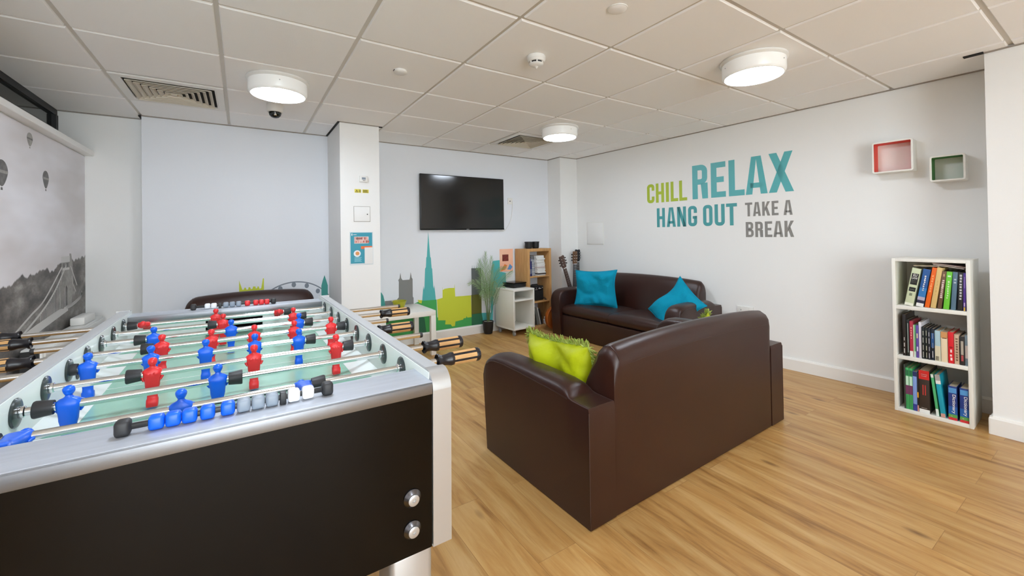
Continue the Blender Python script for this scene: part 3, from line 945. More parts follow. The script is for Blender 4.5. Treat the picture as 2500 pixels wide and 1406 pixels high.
r = thing('wall_socket', 'small white aerial socket on the back wall right of the television', 'socket', (2.893, BACK_Y, 1.628))
MB().box(-0.036, 0.036, -0.009, 0, -0.04, 0.04, 0.003).build('plate', M['white_plastic'], r)
MB().lathe([(0.007, 0), (0.007, 0.003), (0.004, 0.0035)], 14, Matrix.Translation((-0.005, -0.009, -0.002)) @ Matrix.Rotation(PI / 2, 4, 'X')).build('port', M['black_plastic'], r)
c = MB().tube(smooth([(2.915, 4.455, 1.632), (2.921, 4.452, 1.60), (2.915, 4.455, 1.50), (2.90, 4.46, 1.40), (2.86, 4.46, 1.32), (2.81, 4.455, 1.262), (2.77, 4.452, 1.246), (2.70, 4.45, 1.252)]), 0.0032, 8)
tag(c.build('television_cable', M['white_plastic']), 'thin white cable drooping from the aerial socket to the television', 'cable')

# fittings on the right wall
def wall_frame(y, z):
    """matrix: local x along the wall to the right, y out of the wall, z up"""
    p = on_wall(y, z)
    return Matrix(((WDIR.x, WNOR.x, 0, p.x), (WDIR.y, WNOR.y, 0, p.y), (0, 0, 1, p.z), (0, 0, 0, 1)))


r = thing('access_hatch', 'flat white access hatch on the right wall near the corner', 'access hatch')
r.matrix_world = wall_frame(3.888, 1.198)
MB().box(-0.143, 0.143, 0, 0.006, -0.145, 0.145, 0.001).build('frame', M['white_plastic'], r)
MB().box(-0.132, 0.132, 0.006, 0.009, -0.134, 0.134, 0.001).build('door', M['wall'], r)

r = thing('wall_socket', 'white double power socket on the right wall behind the sofa back', 'socket')
r.matrix_world = wall_frame(2.052, 0.452)
MB().box(-0.074, 0.074, 0, 0.010, -0.043, 0.043, 0.004).build('plate', M['white_plastic'], r)
for s in (-1, 1):
    sw = MB().box(s * 0.036 - 0.006, s * 0.036 + 0.006, 0.010, 0.013, 0.018, 0.032, 0.001).build('switch', M['white_plastic'], r)
    for dx, dz in ((0, 0.006), (-0.011, -0.014), (0.011, -0.014)):
        MB().box(s * 0.036 + dx - 0.003, s * 0.036 + dx + 0.003, 0.0099, 0.0104, dz - 0.004, dz + 0.004).build('pin_hole', M['black_plastic'], r)


def box_shelf(label, yc, zc, w, h, d, inner):
    r = thing('box_shelf', label, 'wall shelf', group='box shelves on the right wall')
    r.matrix_world = wall_frame(yc, zc)
    n_ = 6

    def rect(hw, hh, c, y):
        pts = []
        for cx, cz, a0 in ((hw - c, hh - c, 0), (-hw + c, hh - c, 90), (-hw + c, -hh + c, 180), (hw - c, -hh + c, 270)):
            for k in range(n_):
                a = math.radians(a0 + 90 * k / (n_ - 1))
                pts.append((cx + c * math.cos(a), y, cz + c * math.sin(a)))
        return pts
    W2, H2, t = w / 2, h / 2, 0.011
    MB().loft([rect(W2, H2, 0.014, 0.0), rect(W2, H2, 0.014, d - 0.002), rect(W2 - 0.002, H2 - 0.002, 0.012, d), rect(W2 - t, H2 - t, 0.006, d), rect(W2 - t, H2 - t, 0.006, d - 0.004)], 0, False).build('shell', M['white'], r)
    MB().loft([rect(W2 - t, H2 - t, 0.006, d - 0.003), rect(W2 - t, H2 - t, 0.006, 0.008)], 0, False).build('lining', inner, r)
    MB().box(-W2 + t, W2 - t, 0.004, 0.010, -H2 + t, H2 - t).build('back_panel', M['white'], r)
    return r


box_shelf('white wall box shelf with a red lining, the left and higher one', 0.984, 1.709, 0.220, 0.226, 0.12, mat('red_lining', (226, 64, 40), 0.5))
box_shelf('white wall box shelf with a green lining, the right and lower one', 0.714, 1.590, 0.166, 0.172, 0.12, mat('green_lining', (52, 142, 56), 0.5))


# ------------------------------------------------------------------ sofas
def sofa(label, cat, name, W, D, seats, loc, rotz, ydepth=1.0):
    """local frame: x across, y from the rear to the front, z up"""
    r = thing(name, label, cat, loc, (0, 0, rotz), group='brown leather seats')
    aw = 0.150
    hw = W / 2
    # arms
    for s in (-1, 1):
        def ring(y, zs, zt, yb=None, pw=0.8, nn=11):
            xo, xi = s * hw, s * (hw - aw)
            yb = y if yb is None else yb
            pts = [(xo, yb, 0.004), (xo, (y + yb) / 2 if yb != y else y, zs * 0.5), (xo, y, zs)]
            for k in range(1, nn):
                a = PI * k / nn
                pts.append(((xo + xi) / 2 + (xo - xi) / 2 * math.cos(a), y, zs + (zt - zs) * math.sin(a) ** pw))
            pts += [(xi, y, zs), (xi, (y + yb) / 2, zs * 0.5), (xi, yb, 0.004)]
            return pts
        R_ = [ring(0.0, 0.466, 0.470), ring(0.004, 0.484, 0.489, pw=0.3), ring(0.10, 0.487, 0.492, pw=0.3), ring(0.125, 0.488, 0.500, pw=0.5), ring(0.14, 0.49, 0.522, pw=0.7), ring(0.165, 0.494, 0.538), ring(0.21, 0.497, 0.546)]
        R_ += [ring(D * 0.6, 0.510, 0.548), ring(D * 0.8, 0.513, 0.547), ring(D - 0.08, 0.508, 0.542), ring(D - 0.035, 0.495, 0.530, D - 0.03), ring(D + 0.002, 0.470, 0.508, D - 0.01), ring(D + 0.022, 0.440, 0.478, D - 0.003), ring(D + 0.032, 0.405, 0.438, D)]
        a_ = MB().loft(R_).build('arm', M['leather'], r, 50)
        # seams: along the outer top edge and down the rear corner
        xo = s * (hw + 0.0005)
        MB().tube([(xo, 0.13, 0.489), (xo, 0.21, 0.497), (xo, D * 0.6, 0.510), (xo, D * 0.8, 0.513), (xo, D - 0.08, 0.508), (xo, D - 0.035, 0.495), (xo, D + 0.002, 0.470)], 0.0025, 6).tube([(xo, 0.001, 0.006), (xo, 0.001, 0.47)], 0.0025, 6).build('seam', M['leather'], a_)
    # base
    bx = hw - aw + 0.004
    MB().box(-bx, bx, 0.02, D - 0.015, 0.004, 0.245, 0.008).build('base', M['leather'], r)
    # back
    prof = [(0.003, 0.004), (0.002, 0.3), (-0.001, 0.55), (-0.006, 0.62), (-0.004, 0.650), (0.012, 0.680), (0.045, 0.700), (0.08, 0.695), (0.115, 0.662), (0.145, 0.61), (0.172, 0.545), (0.19, 0.48), (0.22, 0.36), (0.23, 0.25), (0.23, 0.02)]
    bw = hw - aw - 0.003
    rr = 0.09 if seats == 1 else 0.05

    def back_pt(x, y, z_):
        k = 1 - (x / bw) ** 2
        q = max(0.0, min(1.0, (z_ - 0.45) / 0.2))
        dx = max(0.0, abs(x) - (bw - rr))
        drop = rr - math.sqrt(max(0.0, rr * rr - dx * dx))
        e = 0.012 * (dx / rr) ** 3
        return (x, y + (e if y < 0.1 else -e) * q, z_ + (0.030 * max(0, k) ** 0.8 - drop * (0.85 if seats > 1 else 1.0)) * q)
    xs = [-bw + rr * (1 - math.cos(PI / 2 * i / 7)) for i in range(8)]
    xs = xs + [-bw + rr + (2 * bw - 2 * rr) * i / 16 for i in range(1, 16)] + [-x for x in reversed(xs)]
    b_ = MB().loft([[back_pt(x, y, z_) for y, z_ in prof] for x in xs]).build('backrest', M['leather'], r, 45)
    mb = MB()
    for s in (-1, 1):
        mb.tube([Vector(back_pt(s * (bw - rr * 0.55), y, z_)) for y, z_ in prof[4:11]], 0.0022, 6)
    mb.tube([(x, -0.0045, back_pt(x, 0, 0.622)[2]) for x in xs[6:-6]], 0.0022, 6)
    mb.build('seam', M['leather'], b_)
    # seat cushions
    cw = 2 * (hw - aw - 0.003) / seats
    for q in range(seats):
        x0 = -(hw - aw - 0.003) + cw * q
        rings = []
        nx = 16
        for i in range(nx + 1):
            u = -1 + 2 * i / nx
            sx = x0 + cw / 2 + u * (cw / 2 - 0.002)
            ed = 1 - 0.16 * abs(u) ** 8
            pts = []
            y0, y1 = 0.215, D - 0.012
            zc, hz = 0.302, 0.052 * ed
            for y, z in ((y0, -1), (y0, 1), ((y0 + y1) / 2, 1.25), (y1 - 0.10, 1.15), (y1 - 0.04, 1.0), (y1 - 0.012, 0.62), (y1, 0.1), (y1 - 0.004, -0.55), (y1 - 0.02, -0.95), (y1 - 0.06, -1)):
                zz = zc + hz * z + (0.008 * (1 - u * u) if z > 0.9 else 0)
                pts.append((sx, y, max(zz, 0.248)))
            rings.append(pts)
        MB().loft(rings).build('seat_cushion', M['leather'], r, 60)
    if ydepth != 1.0:
        r.scale = (1, ydepth, 1)
    return r


sofa('brown leather sofa in the foreground seen from behind, its back to the viewer', 'sofa', 'sofa', 1.694, 0.80, 2, (2.002, 1.246, 0), math.radians(1.35))
sofa('brown leather sofa along the right wall with two teal cushions', 'sofa', 'sofa', 1.70, 0.80, 2, (3.836, 3.098, 0), math.radians(92.2), 0.845)
sofa('brown leather armchair against the blue wall behind the football table', 'armchair', 'armchair', 1.27, 0.80, 1, (0.085, 4.40, 0), PI)


def pillow(w, h, t, seed, wr=1.0, n_=28, pinch=0.10, fold=None):
    """flat-lying cushion mesh in local xy, thickness along z"""
    rnd_ = Vector((seed * 3.17, seed * 1.31, seed * 0.7))
    top, bot = [], []
    for j in range(n_ + 1):
        for i in range(n_ + 1):
            u, v = -1 + 2 * i / n_, -1 + 2 * j / n_
            ex = 1 - pinch * (1 - v * v) * abs(u) ** 3
            ey = 1 - pinch * (1 - u * u) * abs(v) ** 3
            x, y = u * w / 2 * (1 - pinch * (1 - abs(v) ** 2.0) * abs(u)), v * h / 2 * (1 - pinch * (1 - abs(u) ** 2.0) * abs(v))
            q = max(0.0, (1 - u ** 4)) * max(0.0, (1 - v ** 4))
            z = t / 2 * q ** 0.55
            p = Vector((x * 7, y * 7, 0)) + rnd_
            wv = noise.noise(p) * 0.5 + noise.noise(p * 2.3) * 0.3
            rid = abs(noise.noise(Vector((x * 5 + y * 3, y * 4 - x * 2, 0.3)) + rnd_))
            wz = wr * 0.028 * (wv - 0.9 * max(0, 0.22 - rid)) * min(1, q * 3)
            off = wr * 0.02 * noise.noise(Vector((x * 5, y * 5, 4)) + rnd_)
            f = fold(u, v) if fold else 0.0
            top.append((x, y, z + wz + off + f))
            bot.append((x, y, -z + wz * 0.4 + off + f - 0.001))
    mb = MB()
    t_ = bmesh.new()
    A = [t_.verts.new(p) for p in top]
    B_ = [t_.verts.new(p) for p in bot]
    k = n_ + 1
    for j in range(n_):
        for i in range(n_):
            a, b_, c_, d_ = j * k + i, j * k + i + 1, (j + 1) * k + i + 1, (j + 1) * k + i
            t_.faces.new((A[a], A[b_], A[c_], A[d_]))
            t_.faces.new((B_[d_], B_[c_], B_[b_], B_[a]))
    border = [i for i in range(n_)] + [j * k + n_ for j in range(n_)] + [n_ * k + n_ - i for i in range(n_)] + [(n_ - j) * k for j in range(n_)]
    for q in range(len(border)):
        a, b_ = border[q], border[(q + 1) % len(border)]
        t_.faces.new((A[a], B_[a], B_[b_], A[b_]))
    return mb.merge(t_), [top[i] for i in border]


def place(o, ax, ay, origin):
    """local x and y axes in world, origin"""
    ax = Vector(ax).normalized()
    ay = Vector(ay); ay = (ay - ax * ay.dot(ax)).normalized()
    az = ax.cross(ay)
    o.matrix_world = Matrix(((ax.x, ay.x, az.x, origin[0]), (ax.y, ay.y, az.y, origin[1]), (ax.z, ay.z, az.z, origin[2]), (0, 0, 0, 1)))


def ribbed_cushion(label, w, h, t, seed, ax, ay, origin, wr, fold=None):
    mb, border = pillow(w, h, t, seed, wr, fold=fold)
    r = thing('cushion', label, 'cushion', group='teal cushions on the far sofa')
    mb.build('cover', M['teal'], r, 80)
    MB().tube(border + border[:1], 0.004, 6).build('edge_seam', M['teal'], r)
    place(r, ax, ay, origin)
    return r


ribbed_cushion('square teal ribbed cushion standing in the far corner of the wall-side sofa', 0.54, 0.42, 0.13, 2.0, (0.20, -0.62, 0.03), (0.16, 0.05, 0.95), (3.40, 3.47, 0.565), 2.0)
ribbed_cushion('crumpled teal ribbed cushion slumped over the near arm of the wall-side sofa', 0.45, 0.38, 0.11, 5.0, (0.20, -0.28, 0.31), (-0.05, -0.26, -0.19), (3.45, 2.455, 0.482), 2.4, fold=lambda u, v: -0.05 * max(0, v) ** 2 + 0.03 * u * v)


def fringed_cushion(label, w, h, t, seed, ax, ay, origin, wr, fold=None):
    mb, border = pillow(w, h, t, seed, wr, fold=fold, pinch=0.05)
    r = thing('cushion', label, 'cushion', group='lime cushions on the near sofa')
    mb.build('cover', M['lime'], r, 80)
    f = MB()
    rn = random.Random(int(seed * 10))
    B = [Vector(p) for p in border]
    n_ = len(B)
    for i in range(n_):
        a, b_ = B[i], B[(i + 1) % n_]
        out = Vector((a.x, a.y, 0))
        edge = (b_ - a)
        nrm = Vector((edge.y, -edge.x, 0)).normalized()
        if nrm.dot(out) < 0:
            nrm = -nrm
        m_ = max(3, int(edge.length / 0.0024))
        for k in range(m_):
            p = a + edge * ((k + rn.random()) / m_)
            tip = p + nrm * (0.020 + rn.random() * 0.012) + Vector((rn.uniform(-.01, .01), rn.uniform(-.01, .01), rn.uniform(-.016, .016)))
            mid = (p + tip) / 2 + Vector((rn.uniform(-.004, .004), rn.uniform(-.004, .004), rn.uniform(-.006, .006)))
            f.tube([p - nrm * 0.004, mid, tip], [0.0026, 0.0028, 0.0016], 4)
    f.build('fringe', M['lime_fringe'], r)
    place(r, ax, ay, origin)
    return r


fringed_cushion('lime green fringed cushion leaning on the left arm of the foreground sofa', 0.46, 0.40, 0.13, 3.0, (0.03, -1, 0.02), (-0.30, 0.05, 0.95), (1.375, 1.63, 0.475), 2.0)
fringed_cushion('lime green fringed cushion mostly hidden behind the back of the foreground sofa', 0.40, 0.40, 0.12, 7.0, (0.80, 0.1, 0.55), (-0.55, -0.15, 0.80), (2.535, 1.62, 0.385), 1.2)

# ------------------------------------------------------------------ football table
ZR = 0.8661                        # height of the rods
ft = thing('football_table', 'large table football game with silver rails and black sides in the foreground', 'football table', (-0.0206, 1.0155, 0.0))
ft.rotation_euler = Matrix(((0.99987469, -0.01269955, 0.00945117), (0.01273763, 0.99991095, -0.0039801), (-0.00939978, 0.00409999, 0.99994742))).to_euler()
IW, OW, Y0, Y1 = 0.345, 0.384, -0.19, 1.24
z = lambda v: ZR + v
MB().box(-IW + 0.002, IW - 0.002, Y0 + 0.002, Y0 + 0.02, z(-0.325), z(-0.003)).build('end_panel', M['black_gloss'], ft)
MB().box(-IW + 0.002, IW - 0.002, Y1 - 0.02, Y1 - 0.002, z(-0.325), z(-0.003)).build('end_panel', M['black_gloss'], ft)
MB().box(-IW, IW, Y0 + 0.03, Y1 - 0.03, z(-0.322), z(-0.30)).build('bottom_board', M['black_plastic'], ft)
for s in (-1, 1):
    MB().box(min(s * IW, s * (OW - 0.006)), max(s * IW, s * (OW - 0.006)), Y0 + 0.04, Y1 - 0.04, z(-0.325), z(0.0)).build('side_panel', M['black_gloss'], ft)
    # white inner wall
    MB().box(min(s * IW, s * (IW - 0.002)), max(s * IW, s * (IW - 0.002)), Y0 + 0.02, Y1 - 0.02, z(-0.095), z(0.034), 0.0005).build('inner_wall', M['side_white'], ft)
    # sloped bank along the side of the field
    p = [(s * 0.288, z(-0.081)), (s * (IW - 0.002), z(-0.058)), (s * (IW - 0.002), z(-0.09)), (s * 0.288, z(-0.09))]
    MB().prism(p, lambda u, v, t: (u, t, v), -0.075, 1.125).build('side_bank', M['side_white'], ft)
    # top rail
    rail = [(s * (IW + 0.0005), z(-0.004)), (s * (IW + 0.0005), z(0.033)), (s * (IW + 0.003), z(0.037)), (s * (OW - 0.01), z(0.037)), (s * (OW - 0.003), z(0.034)), (s * OW, z(0.027)), (s * OW, z(-0.004))]
    MB().prism(rail, lambda u, v, t: (u, t, v), Y0 + 0.045, Y1 - 0.045).build('side_rail', M['alu_rail'], ft)
    for e, (ya, yb) in ((0, (Y0, Y0 + 0.045)), (1, (Y1, Y1 - 0.045))):
        dy = 1 if yb > ya else -1
        # corner post with its rounded cap
        pr = [(ya, z(-0.326)), (ya, z(0.0))]
        for k in range(9):
            a = PI / 2 * k / 8
            pr.append((ya + dy * 0.037 * (1 - math.cos(a)), z(0.0) + 0.038 * math.sin(a)))
        pr += [(yb, z(0.038)), (yb, z(-0.326))]
        x0, x1 = s * IW, s * (OW + 0.003)
        cp = MB().prism(pr, lambda u, v, t: (t, u, v), min(x0, x1), max(x0, x1)).build('corner_post', M['alu_satin'], ft, 30)
for e, (ya, yb) in ((0, (Y0, -0.085)), (1, (1.135, Y1))):
    lo, hi = min(ya, yb), max(ya, yb)
    mb = MB().box(-IW, IW, lo, hi, z(0.014), z(0.020), 0.0015)
    yl = ya
    mb.box(-IW + 0.001, IW - 0.001, min(yl, yl + (0.006 if e == 0 else -0.006)), max(yl, yl + (0.006 if e == 0 else -0.006)), z(-0.006), z(0.0195), 0.001, mi=1)
    mb.build('end_plate', [M['alu'], M['alu_lip']], ft)
    yy = -0.085 if e == 0 else 1.135
    d = -1 if e == 0 else 1
    g = MB()
    for x0, x1 in ((-IW, -0.102), (0.102, IW)):
        g.box(x0, x1, min(yy, yy + d * 0.01), max(yy, yy + d * 0.01), z(-0.088), z(0.014))
    g.box(-0.102, 0.102, min(yy, yy + d * 0.01), max(yy, yy + d * 0.01), z(-0.022), z(0.014))
    g.build('goal_wall', M['side_white'], ft)
    MB().box(-0.12, 0.12, min(yy + d * 0.085, yy + d * 0.09), max(yy + d * 0.085, yy + d * 0.09), z(-0.09), z(-0.01)).build('goal_back', M['dark_gap'], ft)
    for s in (-1, 1):
        MB().box(min(s * 0.102, s * 0.106), max(s * 0.102, s * 0.106), min(yy + d * 0.01, yy + d * 0.09), max(yy + d * 0.01, yy + d * 0.09), z(-0.09), z(-0.01)).build('goal_side', M['dark_gap'], ft)
    # corner ramps of the field
    for s in (-1, 1):
        t3 = [(s * 0.288, yy - d * 0.012), (s * 0.17, yy - d * 0.001), (s * 0.343, yy - d * 0.001), (s * 0.343, yy - d * 0.16), (s * 0.288, yy - d * 0.10)]
        mb = MB()
        bm_ = bmesh.new()
        zs = [z(-0.0805), z(-0.0805), z(-0.062), z(-0.066), z(-0.0795)]
        vs = [bm_.verts.new((q[0], q[1], zz)) for q, zz in zip(t3, zs)] + [bm_.verts.new((q[0], q[1], z(-0.09))) for q in t3]
        for k in range(5):
            bm_.faces.new((vs[k], vs[(k + 1) % 5], vs[5 + (k + 1) % 5], vs[5 + k]))
        bm_.faces.new((vs[0], vs[1], vs[2])); bm_.faces.new((vs[0], vs[2], vs[3])); bm_.faces.new((vs[0], vs[3], vs[4]))
        bmesh.ops.recalc_face_normals(bm_, faces=list(bm_.faces))
        mb.merge(bm_).build('corner_ramp', M['ink_white'], ft, 10)
MB().box(-IW + 0.003, IW - 0.003, -0.085, 1.135, z(-0.094), z(-0.082)).build('playfield', M['field'], ft)
MB().box(-0.30, 0.30, 0.5245, 0.5265, z(-0.0822), z(-0.0816)).build('field_marking', M['side_white'], ft)
for s in (-1, 1):
    for y_ in (Y0 + 0.012, Y1 - 0.10):
        lg = MB().box(min(s * 0.258, s * 0.349), max(s * 0.258, s * 0.349), y_, y_ + 0.09, 0.028, z(-0.323), 0.012, 3).build('leg', M['alu_satin'], ft)
        MB().lathe([(0.034, 0.0), (0.036, 0.006), (0.03, 0.014), (0.012, 0.018), (0.012, 0.03)], 20, Matrix.Translation((s * 0.3035, y_ + 0.045, 0))).build('levelling_foot', M['black_rubber'], lg)
    for e, ya in ((0, Y0), (1, Y1)):
        for zz in (-0.209, -0.273):
            X = Matrix.Translation((s * 0.300, ya + (0.002 if e == 0 else -0.002), z(zz))) @ Matrix.Rotation(PI / 2 if e == 0 else -PI / 2, 4, 'X')
            bo = MB().lathe([(0.0185, 0), (0.0185, 0.002), (0.013, 0.008), (0.0118, 0.0088), (0.0118, 0.0075)], 28, X).build('bolt_washer', M['chrome'] if False else mat('gunmetal', (110, 110, 114), 0.25, 1.0) if 'gunmetal' not in bpy.data.materials else bpy.data.materials['gunmetal'], ft)
            MB().lathe([(0.0112, 0.007), (0.0112, 0.0105), (0.010, 0.0112), (0.004, 0.0112), (0.0035, 0.009)], 24, X).build('bolt_head', M['alu_satin'], bo)


def man_mesh(face):
    """a table footballer hanging on the rod; origin on the rod axis, looking along +y when face = 1"""
    mb = MB()

    def sec(w, d, zz, yo=0.0, n_=16, p=0.75):
        pts = []
        for i in range(n_):
            a = 2 * PI * i / n_
            c_, s_ = math.cos(a), math.sin(a)
            pts.append((w * math.copysign(abs(c_) ** p, c_), face * (yo + d * math.copysign(abs(s_) ** p, s_)), zz))
        return pts
    R_ = [sec(0.0108, 0.0105, -0.0765, 0.002, p=0.35), sec(0.0112, 0.011, -0.072, 0.002, p=0.35), sec(0.0112, 0.0108, -0.0605, 0.001, p=0.4), sec(0.0100, 0.0085, -0.058, p=0.5), sec(0.0098, 0.0072, -0.050, p=0.6), sec(0.0122, 0.0082, -0.036, p=0.6), sec(0.0140, 0.0090, -0.028, p=0.6), sec(0.0142, 0.0092, -0.022, p=0.6), sec(0.0150, 0.0100, -0.015, p=0.6), sec(0.0166, 0.0112, -0.007, p=0.6), sec(0.0180, 0.0116, -0.001, p=0.55), sec(0.0186, 0.0108, 0.0045, p=0.55), sec(0.0178, 0.0094, 0.0085, p=0.6), sec(0.0140, 0.0080, 0.0120, p=0.7), sec(0.0080, 0.0064, 0.0148), sec(0.0056, 0.0056, 0.0170), sec(0.0052, 0.0055, 0.0195, 0.0004)]
    # head grown from the same surface
    for k in range(1, 9):
        a = PI * k / 9
        w = 0.0089 * math.sin(a) ** 0.7
        R_.append(sec(max(0.0012, w * (0.92 if k < 4 else 1.0)), max(0.0012, 0.0096 * math.sin(a) ** 0.7), 0.0280 - 0.0097 * math.cos(a), 0.0006, p=1.0))
    mb.loft(R_)
    # arms held along the sides, chest, nose and hair line
    for s in (-1, 1):
        mb.tube([(s * 0.0172, face * 0.000, 0.0072), (s * 0.0192, face * 0.001, 0.001), (s * 0.0180, face * 0.003, -0.009), (s * 0.0152, face * 0.006, -0.015)], [0.0034, 0.0036, 0.0030, 0.0022], 8)
        mb.ball((s * 0.0065, face * 0.0098, 0.0005), (0.0062, 0.0026, 0.005), 10)
    mb.ball((0, face * 0.0098, 0.0270), (0.0016, 0.0022, 0.0026), 8)
    mb.ball((0, -face * 0.0016, 0.0306), (0.0093, 0.0092, 0.0074), 14)
    me = mb.build('player', M['m_blue'], None, 60)
    d_ = me.data
    bpy.data.objects.remove(me)
    return d_


me_blue = man_mesh(1)
me_red = man_mesh(-1)
me_red.materials.clear(); me_red.materials.append(M['m_red'])
MB_bump = MB().lathe([(0.010, -0.013), (0.0135, -0.013), (0.0165, 0.012), (0.0155, 0.014), (0.010, 0.014)], 24, Matrix.Rotation(PI / 2, 4, 'Y')).build('bumper', M['black_rubber'])
me_bump = MB_bump.data
bpy.data.objects.remove(MB_bump)

HX = Matrix.Rotation(PI / 2, 4, 'Y')


def handle(rod, xs, d):
    """xs = inner end of the handle, d = +1 to the right, -1 to the left"""
    X = Matrix.Translation((xs, 0, 0)) @ Matrix.Rotation(d * PI / 2, 4, 'Y')
    MB().lathe([(0.009, 0.004), (0.0145, 0.001), (0.0175, 0.0), (0.0185, 0.002), (0.0178, 0.005), (0.0142, 0.009), (0.0136, 0.018), (0.0146, 0.028), (0.0168, 0.036), (0.0175, 0.040), (0.017, 0.0425)], 24, X).build('grip_collar', M['grip_black'], rod)
    MB().lathe([(0.0158, 0.040), (0.0166, 0.046), (0.0168, 0.110), (0.0180, 0.114), (0.0182, 0.120), (0.0165, 0.1235), (0.008, 0.124)], 24, X).build('grip_core', M['grip_black'], rod)
    w_ = MB()
    for k in range(6):
        a0 = 2 * PI * k / 6 + 0.2
        sec = []
        for rr_, aa in ((0.0164, -0.33), (0.0177, -0.30), (0.0181, 0), (0.0177, 0.30), (0.0164, 0.33)):
            sec.append((rr_, a0 + aa))
        w_.loft([[(r_ * math.cos(a), r_ * math.sin(a), zz) for r_, a in sec] for zz in (0.0445, 0.111)], X=X)
    w_.build('grip_slat', M['grip_wood'], rod)


# rod number from the near end: team, men, bumpers, handle side, handle start, plain end
RODS = [
    ('b', [-0.295, -0.087, 0.122], [-0.328, 0.152], 1, 0.437, -0.62),
    ('b', [-0.272, -0.034], [-0.305, -0.001], 1, 0.459, -0.64),
    ('r', [-0.166, 0.041, 0.247], [-0.199, 0.280], -1, -0.52, 0.515),
    ('b', [-0.308, -0.188, -0.070, 0.048, 0.166], [-0.339, 0.199], 1, 0.414, -0.60),
    ('r', [-0.182, -0.063, 0.052, 0.169, 0.287], [-0.215, 0.320], -1, -0.442, 0.495),
    ('b', [-0.219, -0.012, 0.201], [-0.252, 0.234], 1, 0.509, -0.490),
    ('r', [-0.038, 0.198], [-0.071, 0.231], -1, -0.528, 0.642),
    ('r', [-0.283, -0.065, 0.157], [-0.316, 0.190], -1, -0.594, 0.405),
]
for k, (team, men, bumps, side, hs, pe) in enumerate(RODS):
    y_ = 0.15 * k
    xa, xb = (pe, hs + 0.05) if side > 0 else (hs - 0.05, pe)
    rod = MB().lathe([(0.0065, xa), (0.0078, xa + 0.0015), (0.0078, xb - 0.0015), (0.0065, xb)], 20, HX).build('rod', M['chrome'], ft, loc=(0, y_, ZR))
    for i, x in enumerate(men):
        p = link('player', me_blue if team == 'b' else me_red, rod, (x, 0, 0))
        if k in (0, 7) and i != 1:
            p.rotation_euler = (math.radians(-100 if k == 0 else 75), 0, 0)
    for i, x in enumerate(bumps):
        bo = link('bumper', me_bump, rod, (x, 0, 0), (0, 0, PI if i == 0 else 0))
    handle(rod, hs, side)
    MB().lathe([(0.0082, 0), (0.0088, 0.001), (0.0088, 0.008), (0.0082, 0.009)], 18, Matrix.Translation((pe + (0.0005 if side > 0 else -0.0095), 0, 0)) @ HX).build('end_ring', M['black_rubber'], rod)
    for s in (-1, 1):
        X = Matrix.Translation((s * (IW - 0.002), y_, ZR)) @ Matrix.Rotation(-s * PI / 2, 4, 'Y')
        be = MB().lathe([(0.027, 0.0), (0.0275, 0.002), (0.0262, 0.0042), (0.02, 0.0055), (0.012, 0.006), (0.010, 0.006)], 32, X).build('rod_bearing', M['disc'], ft)
        MB().lathe([(0.0105, 0.005), (0.0112, 0.008), (0.0108, 0.013), (0.0082, 0.0145)], 20, X).build('bushing', M['chrome'], be)
# ball inlets in the side walls
for s in (-1, 1):
    X = Matrix.Translation((s * (IW - 0.0022), 0.525, z(-0.025))) @ Matrix.Rotation(-s * PI / 2, 4, 'Y')
    MB().lathe([(0.018, 0.0), (0.018, 0.001), (0.012, 0.0014), (0.003, 0.0014)], 24, X).build('ball_inlet', M['black_rubber'], ft)


def rbox(mb, cx, cy, cz, sx, sy, sz, bev):
    return mb.box(cx - sx / 2, cx + sx / 2, cy - sy / 2, cy + sy / 2, cz - sz / 2, cz + sz / 2, bev, 3)


for e, yb, beads in ((0, -0.140, [(-0.106, 'm_blue'), (-0.085, 'm_blue'), (-0.064, 'm_blue'), (-0.040, 'm_blue'), (-0.012, 'm_blue'), (0.011, 'm_grey'), (0.0325, 'm_grey'), (0.054, 'm_grey'), (0.089, 'm_white'), (0.113, 'm_white')]),
                     (1, 1.190, [(-0.098, 'm_white'), (-0.076, 'm_white'), (-0.033, 'm_grey'), (-0.010, 'm_grey'), (0.013, 'm_grey'), (0.046, 'm_red'), (0.078, 'm_red'), (0.0995, 'm_red'), (0.121, 'm_red'), (0.1425 - 0.02, 'm_red')][:9])):
    sc_ = MB().box(-0.15, 0.15, yb - 0.004, yb + 0.004, z(0.028), z(0.036), 0.001).build('score_bar', M['black_plastic'], ft)
    for x in (-0.146, 0.147):
        rbox(MB(), x, yb, z(0.0325), 0.020, 0.022, 0.025, 0.006).build('score_stand', M['black_rubber'], sc_)
    rbox(MB(), 0.0715 if e == 0 else -0.0545, yb, z(0.031), 0.010, 0.016, 0.021, 0.001).build('score_marker', M['black_plastic'], sc_)
    for x, m_ in beads:
        rbox(MB(), x, yb, z(0.032), 0.0205, 0.0205, 0.0225, 0.0055).build('score_bead', M[m_], sc_)

# ------------------------------------------------------------------ side table and bowl
r = thing('side_table', 'low square white side table below the television', 'side table', (1.355, 4.19, 0))
MB().box(-0.275, 0.275, -0.27, 0.265, 0.395, 0.445, 0.002).build('top', M['white'], r)
for sx in (-1, 1):
    for y0 in (-0.27, 0.215):
        MB().box(min(sx * 0.275, sx * 0.225), max(sx * 0.275, sx * 0.225), y0, y0 + 0.05, 0, 0.395, 0.0015).build('leg', M['white'], r)
r = thing('bowl', 'translucent yellow plastic bowl on the white side table', 'bowl', (1.364, 4.25, 0.446))
MB().lathe([(0.044, 0.0), (0.047, 0.002), (0.072, 0.074), (0.079, 0.078), (0.079, 0.080), (0.070, 0.078), (0.045, 0.006), (0.01, 0.005)], 36).build('basin', M['bowl'], r)
MB().lathe([(0.042, 0.0), (0.044, -0.0005), (0.044, 0.003), (0.04, 0.003)], 28).build('foot_ring', M['bowl'], r)

